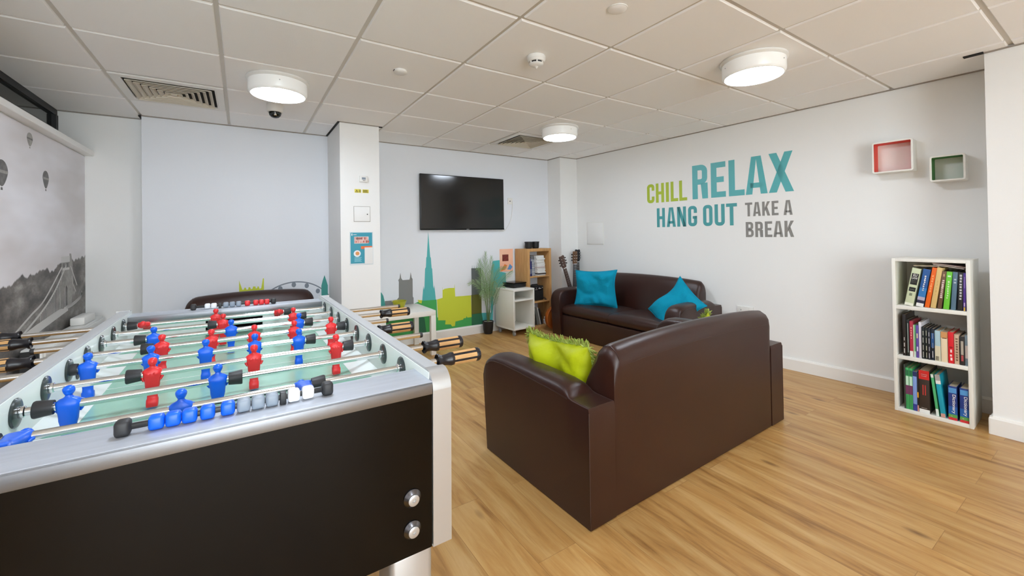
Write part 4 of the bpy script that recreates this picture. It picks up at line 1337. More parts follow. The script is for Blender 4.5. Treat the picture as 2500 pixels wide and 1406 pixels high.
# ------------------------------------------------------------------ trolley with console
tr = thing('trolley', 'white open two-tier trolley on casters beside the oak shelf', 'trolley', (2.648, 4.045, 0), (0, 0, math.radians(5.0)))
TW, TD = 0.325, 0.36
MB().box(0, TW, 0, TD, 0.525, 0.545, 0.001).build('top', M['white'], tr)
MB().box(0, TW, 0, TD, 0.072, 0.092, 0.001).build('bottom', M['white'], tr)
for x in (0, TW - 0.018):
    MB().box(x, x + 0.018, 0.0005, TD, 0.092, 0.525, 0.001).build('side_panel', M['white'], tr)
MB().box(0.018, TW - 0.018, 0.004, TD, 0.405, 0.42, 0.001).build('shelf', M['white'], tr)
MB().box(0.018, TW - 0.018, TD - 0.008, TD, 0.092, 0.525).build('back_panel', M['white'], tr)
for x in (0.035, TW - 0.035):
    for y_ in (0.04, TD - 0.04):
        c_ = MB().lathe([(0.022, -0.009), (0.025, -0.007), (0.025, 0.007), (0.022, 0.009)], 20, Matrix.Translation((x, y_, 0.025)) @ Matrix.Rotation(PI / 2, 4, 'Y')).build('caster', M['grey_plastic'], tr)
        MB().box(x - 0.014, x + 0.014, y_ - 0.012, y_ + 0.018, 0.045, 0.072, 0.003).build('fork', M['grey_plastic'], c_)
r = thing('media_player', 'flat black media player on top of the white trolley', 'media player', (2.80, 4.20, 0.5455), (0, 0, math.radians(9)))
MB().box(-0.045, 0.155, 0, 0.21, 0.004, 0.05, 0.003).build('case', M['black_plastic'], r)
MB().box(-0.05, 0.16, -0.006, 0.212, 0.05, 0.062, 0.003).build('lid', M['black_gloss'], r)
MB().box(0.09, 0.14, -0.002, 0.002, 0.018, 0.026).build('disc_slot', M['dark_gap'], r)
for x in (-0.035, 0.135):
    MB().box(x, x + 0.012, 0.02, 0.19, 0, 0.005).build('foot', M['black_rubber'], r)

# ------------------------------------------------------------------ oak shelf and what stands in it
OX0, OX1, OY0, OY1 = 0.0, 0.40, 0.0, 0.25
OF = Matrix.Translation((2.969, 4.20, 0)) @ Matrix.Rotation(math.radians(5.0), 4, 'Z')


def in_oak(o):
    """from world-like coordinates of the shelf bay to the turned shelf"""
    l = Matrix.Translation(o.location) @ o.rotation_euler.to_matrix().to_4x4()
    o.matrix_world = OF @ Matrix.Translation((-2.936 + 0.012, -4.155, 0)) @ l
    return o

ok = thing('shelf_unit', 'tall narrow oak veneer shelf unit of three open cubes in the corner', 'shelf unit')
ok.matrix_world = OF
ow, od, oh = OX1 - OX0, OY1 - OY0, 1.014
for x in (0, ow - 0.036):
    MB().box(x, x + 0.036, 0, od, 0, oh, 0.0015).build('side_panel', M['oak'], ok)
MB().box(0.036, ow - 0.036, 0, od, oh - 0.036, oh, 0.0015).build('top', M['oak'], ok)
MB().box(0.036, ow - 0.036, 0, od, 0.0, 0.036, 0.0015).build('bottom', M['oak'], ok)
for zz in (0.346, 0.667):
    MB().box(0.036, ow - 0.036, 0.002, od, zz - 0.016, zz, 0.001).build('shelf', M['oak'], ok)

r_ = random.Random(11)
for k, (x, lab) in enumerate(((3.063, 'black cup on top of the oak shelf, the left of two'), (3.184, 'black cup on top of the oak shelf, the right of two'))):
    r = thing('cup', lab, 'cup', (x, 4.30, oh + 0.0005), group='black cups on the oak shelf')
    in_oak(r)
    MB().lathe([(0.036, 0), (0.042, 0.004), (0.046, 0.02), (0.047, 0.072), (0.0475, 0.074), (0.044, 0.0735), (0.042, 0.02), (0.01, 0.008)], 32).build('body', M['pot'], r)
    MB().lathe([(0.0475, 0.074), (0.051, 0.075), (0.051, 0.087), (0.048, 0.088), (0.044, 0.086), (0.044, 0.074)], 32).build('rim', M['black_plastic'], r)

# stack of white magazines
zz = 0.6675
for k in range(15):
    t_ = 0.0145 + r_.random() * 0.005
    col = (226, 226, 222) if k not in (1, 6) else ((60, 54, 52) if k == 1 else (206, 190, 188))
    xo = 0.004 * math.sin(k * 1.7) - 0.0017 * k + r_.uniform(-0.002, 0.002)
    m_ = MB().box(-0.066, 0.066, -0.10, 0.10, 0, t_ - 0.0007, 0.0008).build('magazine', cmat(col, 0.55), None, loc=(3.172 + xo, 4.27 + r_.uniform(-.006, .006), zz), rot=(0, 0, r_.uniform(-.04, .04)))
    tag(m_, {1: 'dark grey magazine near the bottom of the white stack in the oak shelf', 6: 'pinkish magazine in the middle of the white stack in the oak shelf'}.get(k, 'white magazine in the tall stack in the oak shelf, top tier'), 'magazine', 'magazines stacked in the oak shelf')
    in_oak(m_)
    zz += t_
# stack of grey and dark disc cases
zz = 0.6675
for k in range(18):
    t_ = 0.0142
    col = [(120, 128, 142), (150, 154, 160), (96, 104, 122), (178, 180, 182)][k % 4]
    if k >= 15:
        col = (40, 42, 48)
    xo = -0.0012 * k + r_.uniform(-0.002, 0.002)
    r = thing('disc_case', 'black disc case at the top of the grey stack in the oak shelf' if k >= 15 else 'grey disc case in the stack left of the white magazines', 'disc case', (3.070 + xo, 4.29, zz), (0, 0, r_.uniform(-.03, .03)), group='disc cases stacked in the oak shelf')
    in_oak(r)
    MB().box(-0.032, 0.032, -0.07, 0.09, 0, t_ - 0.0006, 0.001).build('case', cmat(col, 0.35), r)
    MB().box(-0.022, 0.022, -0.0704, -0.0699, 0.005, 0.009).build('print_line', M['ink_white'], r)
    zz += t_
for k, (x, hgt, col, lab) in enumerate(((2.983, 0.262, (26, 30, 58), 'dark navy folder standing at the far left of the oak shelf top tier'), (3.003, 0.225, (32, 40, 120), 'royal blue folder standing beside the navy one in the oak shelf'), (3.022, 0.19, (30, 36, 92), 'short blue folder standing against the grey disc cases'))):
    r = thing('folder', lab, 'folder', (x, 4.20, 0.6675), group='folders in the oak shelf')
    in_oak(r)
    MB().box(-0.008, 0.008, 0, 0.16, 0, hgt, 0.001).build('cover', cmat(col, 0.4), r)
    MB().box(-0.005, 0.005, -0.0006, 0.0, 0.03, 0.09).build('spine_label', M['m_grey'], r)

r = thing('guitar_amplifier', 'small black guitar amplifier in the middle cube of the oak shelf', 'amplifier', (3.142, 4.205, 0.3465))
in_oak(r)
MB().box(-0.088, 0.088, 0.006, 0.16, 0.004, 0.186, 0.006).build('cabinet', M['black_plastic'], r)
MB().box(-0.080, 0.080, 0.001, 0.008, 0.012, 0.128, 0.002).build('speaker_grille', mat('grille_cloth', (22, 22, 22), 0.9, bump=(600, 0.4)), r)
MB().box(-0.080, 0.080, 0.001, 0.008, 0.134, 0.18, 0.001).build('control_panel', M['grip_black'], r)
for k in range(6):
    kn = MB().lathe([(0.006, 0), (0.0055, 0.009), (0.004, 0.01)], 12, Matrix.Translation((-0.066 + k * 0.026, 0.002, 0.162)) @ Matrix.Rotation(PI / 2, 4, 'X')).build('knob', M['alu_satin'] if k % 2 else M['black_plastic'], r)
MB().box(0.0, 0.045, -0.0006, 0.001, 0.150, 0.156).box(-0.06, -0.02, -0.0006, 0.001, 0.140, 0.144).build('print_mark', M['ink_white'], r)
MB().tube([(-0.05, 0.08, 0.186), (-0.045, 0.08, 0.2), (0.045, 0.08, 0.2), (0.05, 0.08, 0.186)], 0.006, 8).build('carry_handle', M['black_rubber'], r)
c = MB().tube(smooth([(3.235, 4.19, 0.352), (3.252, 4.20, 0.356), (3.262, 4.22, 0.372), (3.248, 4.24, 0.375), (3.243, 4.21, 0.36), (3.262, 4.185, 0.354), (3.272, 4.215, 0.353)]), 0.004, 8)
in_oak(tag(c.build('cable', M['black_rubber']), 'coil of black cable beside the small amplifier', 'cable'))

# lower cube: leaning books and a white packet
for k, (x, w_, hgt, tilt, col, lab) in enumerate(((3.03, 0.020, 0.22, 6, (70, 72, 70), 'dark grey book leaning in the lowest cube of the oak shelf, partly hidden'), (3.085, 0.022, 0.235, 13, (120, 124, 118), 'mid grey book leaning in the lowest cube of the oak shelf'), (3.130, 0.016, 0.225, 14, (206, 206, 200), 'white book leaning in the lowest cube of the oak shelf'), (3.160, 0.018, 0.21, 15, (58, 54, 50), 'dark brown book leaning rightmost in the lowest oak cube'))):
    r = thing('book', lab, 'book', (x + 0.035, 4.20, 0.042), (0, math.radians(-tilt), 0), group='books in the lowest oak cube')
    in_oak(r)
    MB().box(-w_ / 2, -w_ / 2 + 0.002, 0, 0.17, 0, hgt).box(w_ / 2 - 0.002, w_ / 2, 0, 0.17, 0, hgt).box(-w_ / 2, w_ / 2, 0, 0.002, 0, hgt).build('cover', cmat(col), r)
    MB().box(-w_ / 2 + 0.002, w_ / 2 - 0.002, 0.002, 0.166, 0.003, hgt - 0.004).build('pages', M['paper'], r)
r = thing('paper_packet', 'white crumpled paper packet at the foot of the oak shelf books', 'packet', (3.245, 4.19, 0.0365))
in_oak(r)
MB().box(-0.026, 0.026, -0.02, 0.03, 0, 0.065, 0.012, 3).build('packet', M['ink_white'], r)
MB().box(-0.018, 0.014, -0.012, 0.02, 0.064, 0.098, 0.01, 2).build('crumpled_top', M['ink_white'], r)

# orange poster on the back wall behind the trolley
r = thing('poster', 'peach orange poster with a small red picture on the back wall by the oak shelf', 'poster', (2.825, BACK_Y - 0.0022, 0.873))
f2 = lambda u, v, t: (u, -t, v)
MB().box(-0.100, 0.100, -0.002, 0.0, -0.145, 0.142).build('sheet', mat('poster_peach', (248, 204, 172), 0.6, var=(5, (250, 184, 156))), r)
MB().box(-0.062, 0.030, -0.0028, -0.002, -0.012, 0.072).build('picture', mat('poster_picture', (150, 62, 52), 0.5, var=(50, (84, 30, 30))), r)
MB().prism([(-0.09, -0.14), (-0.03, -0.05), (0.01, -0.065), (-0.02, -0.12)], f2, 0.002, 0.0027).build('orange_shape', mat('poster_shape', (232, 128, 54), 0.5), r)
MB().prism([(0.01, -0.12), (0.05, -0.05), (0.09, -0.09), (0.06, -0.125)], f2, 0.002, 0.0027).build('blue_shape', mat('poster_blue', (96, 150, 204), 0.5), r)
r = thing('paper_notice', 'plain white paper notice on the back wall under the orange poster', 'notice', (2.868, BACK_Y - 0.0022, 0.64))
MB().box(-0.055, 0.055, -0.002, 0.0, -0.085, 0.085).build('sheet', M['ink_white'], r)

# ------------------------------------------------------------------ potted palm
PX, PY = 2.497, 4.385
pl = thing('potted_palm', 'tall feathery palm in a black pot between the skyline decal and the trolley', 'potted plant', (PX, PY, 0))
MB().lathe([(0.040, 0.0), (0.050, 0.004), (0.060, 0.05), (0.066, 0.13), (0.068, 0.152), (0.064, 0.154), (0.060, 0.148), (0.058, 0.135), (0.01, 0.132)], 36).build('pot', M['pot'], pl)
rn = random.Random(5)
mb = MB()
for k in range(90):
    a, q = rn.random() * 2 * PI, 0.054 * math.sqrt(rn.random())
    s_ = 0.005 + rn.random() * 0.004
    mb.ball((q * math.cos(a), q * math.sin(a), 0.140 + rn.random() * 0.006), (s_, s_ * 0.8, s_ * 0.6), 6)
mb.build('pebbles', M['pebble'], pl)
FR = [   # frond: list of points (x, y, z) from the pot, leaflet length
    ([(0, 0, .13), (0.00, 0.01, .45), (-0.02, 0.02, .75), (-0.01, 0.02, .985)], 0.085),
    ([(0.01, 0, .13), (0.02, 0.0, .45), (0.04, 0.01, .72), (0.06, 0.0, .93)], 0.09),
    ([(0, 0.01, .13), (-0.02, 0.02, .42), (-0.06, 0.03, .68), (-0.09, 0.03, .90)], 0.09),
    ([(-0.01, 0, .13), (-0.03, 0.0, .40), (-0.06, -0.02, .62), (-0.13, -0.05, .78), (-0.18, -0.06, .80)], 0.085),
    ([(-0.01, 0, .13), (-0.03, 0.0, .36), (-0.09, -0.02, .54), (-0.19, -0.03, .64), (-0.28, -0.05, .63)], 0.085),
    ([(0.01, 0, .13), (0.04, -0.01, .36), (0.10, -0.03, .53), (0.20, -0.05, .66), (0.32, -0.06, .74)], 0.085),
    ([(0.01, 0, .13), (0.03, -0.01, .40), (0.06, -0.03, .60), (0.12, -0.06, .76), (0.21, -0.08, .80)], 0.085),
    ([(0.01, 0, .13), (0.05, -0.02, .30), (0.09, -0.05, .46), (0.14, -0.09, .57), (0.18, -0.12, .54)], 0.075),
    ([(-0.01, 0, .13), (-0.02, -0.02, .30), (-0.05, -0.06, .46), (-0.10, -0.09, .54), (-0.16, -0.10, .50)], 0.075),
    ([(0.0, 0, .13), (0.01, -0.02, .42), (0.01, -0.05, .66), (0.03, -0.09, .84)], 0.085),
    ([(0.0, 0, .13), (0.03, 0.02, .34), (0.05, 0.03, .52), (0.11, 0.03, .62), (0.15, 0.02, .56)], 0.07),
]
for pts, ln in FR:
    P = [Vector(p) for p in smooth(pts, 8)]
    N_ = len(P)
    fr = MB().tube(P, [0.0034 - 0.0026 * i / N_ for i in range(N_)], 6).build('stem', M['stem'], pl)
    lf = MB()
    tot = [0.0]
    for a, b_ in zip(P, P[1:]):
        tot.append(tot[-1] + (b_ - a).length)
    L_ = tot[-1]
    cnt = int(L_ * 0.60 / 0.0165)
    for k in range(cnt):
        s_ = L_ * (0.40 + 0.60 * (k + 0.5) / cnt)
        i = max(j for j in range(N_) if tot[j] <= s_ + 1e-9)
        i = min(i, N_ - 2)
        p = P[i].lerp(P[i + 1], (s_ - tot[i]) / max(1e-6, tot[i + 1] - tot[i]))
        d = (P[i + 1] - P[i]).normalized()
        side = d.cross(Vector((0.15, -1, 0.1))).normalized()
        up = side.cross(d).normalized()
        prog = (s_ / L_ - 0.40) / 0.60
        l_ = ln * (0.55 + 0.9 * math.sin(PI * min(1, 0.15 + prog * 0.85))) * (1 - 0.25 * prog)
        for sg in (-1, 1):
            dirv = (side * sg * (0.8 - 0.35 * prog) + d * (0.75 + 0.3 * prog) + up * rn.uniform(-.25, .25) + Vector((0, 0, -0.12))).normalized()
            wv = dirv.cross(up).normalized() * 0.0027
            a, m_, e = p, p + dirv * l_ * 0.5 + up * 0.003, p + dirv * l_ + Vector((0, 0, -l_ * 0.16))
            t_ = bmesh.new()
            v = [t_.verts.new(q) for q in (a - wv * .4, a + wv * .4, m_ + wv, e, m_ - wv)]
            v2 = [t_.verts.new(q) for q in (m_ + up * 0.0012,)]
            t_.faces.new((v[0], v[1], v[2], v2[0])); t_.faces.new((v2[0], v[2], v[3])); t_.faces.new((v[0], v2[0], v[4])); t_.faces.new((v[4], v2[0], v[3]))
            lf.merge(t_)
    lf.build('leaflets', M['leaf'], fr, 80)


# ------------------------------------------------------------------ guitars leaning in the corner
def guitar(label, loc, lean, length, body_m, neck_m, head_m, kind, thick, scale=1.0):
    r = thing('guitar', label, 'guitar', loc, (0, lean, 0), group='guitars in the corner')
    out = []
    for k in range(44):
        a = 2 * PI * k / 44
        zc = 0.235 - 0.228 * math.cos(a)
        q = zc / 0.46
        hw = 0.0
        prof = [(0, 0), (0.04, .075), (0.12, .145), (0.28, .178), (0.42, .165), (0.56, .125), (0.66, .112), (0.76, .125), (0.88, .130), (0.95, .105), (1.0, 0)]
        for (u0, w0), (u1, w1) in zip(prof, prof[1:]):
            if u0 <= q <= u1 + 1e-9:
                t_ = (q - u0) / (u1 - u0)
                hw = w0 + (w1 - w0) * t_
                break
        out.append((math.copysign(hw, math.sin(a)) * scale, zc))
    f = lambda u, v, t: (u, t, v)
    bo = MB().prism(out, f, -thick / 2, thick / 2).build('body', body_m, r, 30)
    MB().lathe([(0.046, 0), (0.046, 0.001), (0.01, 0.001)], 24, Matrix.Translation((0, -thick / 2 - 0.0002, 0.30)) @ Matrix.Rotation(PI / 2, 4, 'X')).build('sound_hole', M['dark_gap'], bo)
    MB().box(-0.06, 0.06, -thick / 2 - 0.009, -thick / 2, 0.115, 0.135, 0.003).build('bridge', neck_m, bo)
    hl = 0.165
    ne = length - hl
    MB().loft([[(-w_, y0, z_), (w_, y0, z_), (w_ * 0.9, y1, z_), (-w_ * 0.9, y1, z_)] for w_, y0, y1, z_ in ((0.028, -thick / 2 - 0.008, -thick / 2 + 0.012, 0.34), (0.027, -thick / 2 - 0.008, -thick / 2 + 0.014, 0.47), (0.0225, -thick / 2 - 0.007, -thick / 2 + 0.012, ne))]).build('neck', neck_m, r, 30)
    mb = MB()
    for k in range(12):
        z_ = ne - (ne - 0.42) * (1 - 2 ** (-(k + 1) / 12.0)) * 1.75
        mb.box(-0.0225, 0.0225, -thick / 2 - 0.0092, -thick / 2 - 0.0075, z_, z_ + 0.0015)
    mb.build('frets', M['alu_satin'], r)
    MB().box(-0.0235, 0.0235, -thick / 2 - 0.012, -thick / 2 - 0.002, ne - 0.002, ne + 0.005).build('nut', M['ink_white'], r)
    y0, y1 = -thick / 2 - 0.006, -thick / 2 + 0.010
    if kind == 'slot':
        hd = MB()
        for x0, x1 in ((-0.034, -0.022), (-0.009, 0.009), (0.022, 0.034)):
            hd.box(x0, x1, y0, y1, ne + 0.03, ne + 0.135)
        hd.box(-0.034, 0.034, y0, y1, ne + 0.004, ne + 0.032, 0.003).box(-0.034, 0.034, y0, y1, ne + 0.133, ne + hl, 0.004)
    else:
        hp = [(-0.022, ne), (-0.036, ne + 0.035), (-0.038, ne + hl - 0.012), (-0.030, ne + hl), (0, ne + hl - 0.006), (0.030, ne + hl), (0.038, ne + hl - 0.012), (0.036, ne + 0.035), (0.022, ne)]
        hd = MB().prism(hp, f, y0, y1)
    hd = hd.build('headstock', head_m, r, 30)
    for s in (-1, 1):
        for k in range(3):
            z_ = ne + 0.05 + k * 0.036
            X = Matrix.Translation((s * 0.037, (y0 + y1) / 2, z_)) @ Matrix.Rotation(s * PI / 2, 4, 'Y')
            MB().lathe([(0.003, 0), (0.003, 0.010), (0.008, 0.012), (0.009, 0.020), (0.005, 0.023)], 12, X).build('tuning_peg', M['black_plastic'] if kind != 'black' else M['alu_satin'], hd)
            if kind != 'slot':
                MB().lathe([(0.0065, 0), (0.0065, 0.006), (0.004, 0.011)], 12, Matrix.Translation((s * 0.02, y0, z_)) @ Matrix.Rotation(PI / 2, 4, 'X')).build('string_post', M['chrome'], hd)
            else:
                MB().tube([(s * 0.009, y0 + 0.004, z_ - 0.012), (s * 0.022, y0 + 0.004, z_ - 0.012)], 0.004, 8).build('string_post', M['ink_white'], hd)
    mb = MB()
    for k in range(6):
        u = -0.5 + k / 5
        mb.tube([(u * 0.05, -thick / 2 - 0.011, 0.125), (u * 0.036, -thick / 2 - 0.0125, ne + 0.002)], 0.0006, 4)
    mb.build('strings', M['alu_satin'], r)
    return r


wd_br = mat('guitar_brown', (72, 52, 46), 0.4, var=(12, (96, 72, 62), (4, 4, 0.6)))
guitar('brown guitar tilted to the left beside the oak shelf, black tuning pegs', (3.655, 4.035, 0.018), math.radians(-19), 0.955, mat('guitar_tan', (188, 132, 70), 0.3), wd_br, wd_br, 'solid', 0.062, 0.95)
guitar('guitar with slotted brown headstock standing at the white corner pillar', (3.612, 4.108, 0.002), math.radians(1.8), 0.965, mat('guitar_honey', (200, 150, 88), 0.3), mat('fingerboard_grey', (78, 78, 82), 0.5), mat('head_walnut', (112, 80, 54), 0.4), 'slot', 0.06, 0.9)
guitar('guitar with glossy black neck and headstock beside the slotted one', (3.745, 4.173, 0.002), math.radians(0.6), 0.985, M['black_gloss'], M['grip_black'], M['grip_black'], 'black', 0.036, 0.85)
r = thing('hand_drum', 'orange brown rounded wooden instrument between the sofa arm and oak shelf', 'instrument', (3.285, 4.062, 0.151))
X = Matrix.Rotation(PI / 2, 4, 'X')
MB().lathe([(0.147, -0.028), (0.150, -0.024), (0.150, 0.024), (0.147, 0.028), (0.138, 0.028), (0.136, 0.022)], 44, X).build('shell', mat('orange_wood', (186, 104, 40), 0.35, var=(8, (150, 76, 28))), r)
MB().lathe([(0.140, 0.018), (0.10, 0.019), (0.01, 0.019)], 36, X).build('skin', mat('drum_skin', (206, 150, 84), 0.5), r)

# ------------------------------------------------------------------ bookcase and its books
BW, BD, BH = 0.352, 0.285, 1.0
BF = Matrix.Translation((3.603, 0.925, 0)) @ Matrix.Rotation(math.radians(-88.2), 4, 'Z')
bk = thing('bookcase', 'white three-tier bookcase full of books against the right wall', 'bookcase')
bk.matrix_world = BF
for x in (0, BW - 0.018):
    MB().box(x, x + 0.018, 0, BD, 0, BH, 0.001).build('side_panel', M['white'], bk)
MB().box(0.018, BW - 0.018, 0, BD, BH - 0.02, BH - 0.0005, 0.001).build('top', M['white'], bk)
S1, S2, S0 = 0.366, 0.693, 0.022
for zz in (S1, S2):
    MB().box(0.018, BW - 0.018, 0.001, BD - 0.006, zz - 0.024, zz, 0.001).build('shelf', M['white'], bk)
MB().box(0.018, BW - 0.018, 0.001, BD - 0.006, 0.0, S0, 0.001).build('bottom', M['white'], bk)
MB().box(0.018, BW - 0.018, BD - 0.006, BD - 0.001, 0.0, BH - 0.02).build('back_panel', M['white'], bk)


def book(label, x, zb, w, h, d, col, tilt=0.0, y0=0.012, marks=(), text=(), group='books in the white bookcase', rough=0.45):
    """marks: (x0, x1, z0, z1, colour) as fractions of the spine; text: (string, x0, x1, z0, z1, colour, vertical)"""
    r = thing('book', label, 'book', group=group)
    a = math.radians(tilt)
    lift = w * math.sin(a) if tilt > 0 else 0.0
    r.matrix_world = BF @ Matrix.Translation((x, y0, zb + 0.0006 + lift)) @ Matrix.Rotation(a, 4, 'Y')
    t = min(0.002, w * 0.14)
    MB().box(0, t, 0, d, 0, h, 0.0003).box(w - t, w, 0, d, 0, h, 0.0003).box(0.0002, w - 0.0002, 0, 0.002, 0, h, 0.0004).build('cover', cmat(col, rough), r)
    MB().box(t, w - t, 0.002, d - 0.004, 0.003, h - 0.004).build('pages', M['paper'], r)
    for x0, x1, z0, z1, c_ in marks:
        MB().box(x0 * w, x1 * w, -0.0004, 0.0001, z0 * h, z1 * h).build('spine_print', cmat(c_, 0.5), r)
    for s, x0, x1, z0, z1, c_, vert in text:
        ww, hh = (x1 - x0) * w, (z1 - z0) * h
        if vert:      # reads downwards
            X = Matrix(((0, 1, 0, x0 * w), (0, 0, -1, -0.0006), (-1, 0, 0, z1 * h), (0, 0, 0, 1)))
            text_mesh('spine_title', s, hh, ww, cmat(c_, 0.5), r, X, 0.01)
        else:
            X = Matrix(((1, 0, 0, x0 * w), (0, 0, -1, -0.0006), (0, 1, 0, z0 * h), (0, 0, 0, 1)))
            text_mesh('spine_title', s, ww, hh, cmat(c_, 0.5), r, X, 0.01)
    return r


WH, BL, CR = (232, 232, 228), (36, 38, 36), (222, 206, 170)


def bars(z0, z1, n_, col, seed, x0=0.3, x1=0.7):
    q = random.Random(seed)
    out = []
    z_ = z0
    st = (z1 - z0) / n_
    for k in range(n_):
        out.append((x0 + q.random() * 0.08, x1 - q.random() * 0.08, z_ + st * 0.1, z_ + st * (0.6 + 0.3 * q.random()), col))
        z_ += st
    return out


T2 = S2
book('pale green thick book with black title block, leftmost on the top tier', 0.056, T2, 0.042, 0.245, 0.18, (204, 214, 178), 10, marks=[(0.12, 0.9, 0.56, 0.86, BL), (0.14, 0.88, 0.38, 0.49, BL), (0.3, 0.62, 0.26, 0.33, (126, 134, 108)), (0.0, 1.0, 0.0, 0.07, (226, 228, 210)), (0.2, 0.8, 0.62, 0.635, (120, 124, 116)), (0.2, 0.8, 0.66, 0.675, (120, 124, 116)), (0.25, 0.75, 0.42, 0.435, (140, 146, 130))], text=[('EU', 0.3, 0.72, 0.78, 0.845, WH, False), ('LAW', 0.2, 0.84, 0.705, 0.765, WH, False)])
book('blue book with white title, second from the left on the top tier', 0.111, T2, 0.034, 0.242, 0.17, (38, 88, 152), 9.2, marks=[(0, 1, 0, 0.09, WH), (0, 1, 0.09, 0.17, (44, 44, 72)), (0, 1, 0.17, 0.26, (176, 170, 190)), (0.05, 1, 0.26, 0.5, (52, 122, 186))] + bars(0.42, 0.84, 8, WH, 3, 0.38, 0.66))
book('bright orange book on the top tier', 0.151, T2, 0.021, 0.255, 0.17, (236, 104, 28), 9, marks=bars(0.38, 0.82, 7, (246, 168, 110), 5))
book('tan cream book right of the orange one on the top tier', 0.177, T2, 0.024, 0.256, 0.17, (220, 188, 124), 8, marks=bars(0.3, 0.7, 5, (196, 160, 96), 6, 0.42, 0.6))
book('brown book with pinkish white lettering on the top tier', 0.208, T2, 0.0182, 0.234, 0.17, (112, 82, 60), 6.5, marks=bars(0.28, 0.78, 10, (226, 206, 204), 7, 0.25, 0.8) + [(0.3, 0.7, 0.86, 0.93, (176, 150, 116))])
book('bright green book on the top tier', 0.2335, T2, 0.0245, 0.232, 0.18, (112, 204, 62), 4.9, marks=bars(0.28, 0.76, 8, (206, 232, 186), 8, 0.36, 0.68) + [(0.25, 0.8, 0.86, 0.9, (206, 240, 206))])
book('slate blue grey book on the top tier', 0.266, T2, 0.0205, 0.232, 0.18, (92, 120, 140), 3.4, marks=[(0.3, 0.75, 0.7, 0.74, (176, 190, 200)), (0.3, 0.75, 0.78, 0.82, (176, 190, 200))])
book('black book with white lines of print on the top tier', 0.2935, T2, 0.0215, 0.230, 0.18, (38, 40, 42), 2.0, marks=bars(0.28, 0.96, 9, (196, 196, 196), 9, 0.28, 0.76))
book('purple book at the right end of the top tier', 0.3178, T2, 0.0105, 0.228, 0.18, (92, 62, 160), 1.1, marks=[(0.2, 0.8, 0.0, 0.1, (226, 190, 60)), (0.25, 0.75, 0.12, 0.22, (206, 186, 226)), (0.3, 0.7, 0.6, 0.9, (150, 126, 204))])


def flat_mag(label, x, zb, w, t, d, tilt, col, y0=0.03):
    r = thing('magazine', label, 'magazine', group='magazines lying on the top tier books')
    r.matrix_world = BF @ Matrix.Translation((x, y0, zb)) @ Matrix.Rotation(math.radians(tilt), 4, 'Y')
    MB().box(0, w, 0, d, 0, t * 0.25, 0.0003).box(0, w, 0, d, t * 0.75, t, 0.0003).build('cover', cmat(col), r)
    MB().box(0.001, w - 0.001, 0.001, d - 0.001, t * 0.25, t * 0.75).build('pages', M['paper'], r)


flat_mag('thin cream magazine lying flat on the leftmost books of the top tier', 0.100, 0.9515, 0.118, 0.005, 0.21, -0.6, (216, 206, 180))
flat_mag('thin white magazine sloping down to the right over the top tier books', 0.190, 0.962, 0.135, 0.005, 0.20, 8.5, (204, 196, 196))
flat_mag('thin grey pink magazine uppermost on the top tier books', 0.186, 0.970, 0.145, 0.005, 0.20, 8.0, (196, 178, 182))

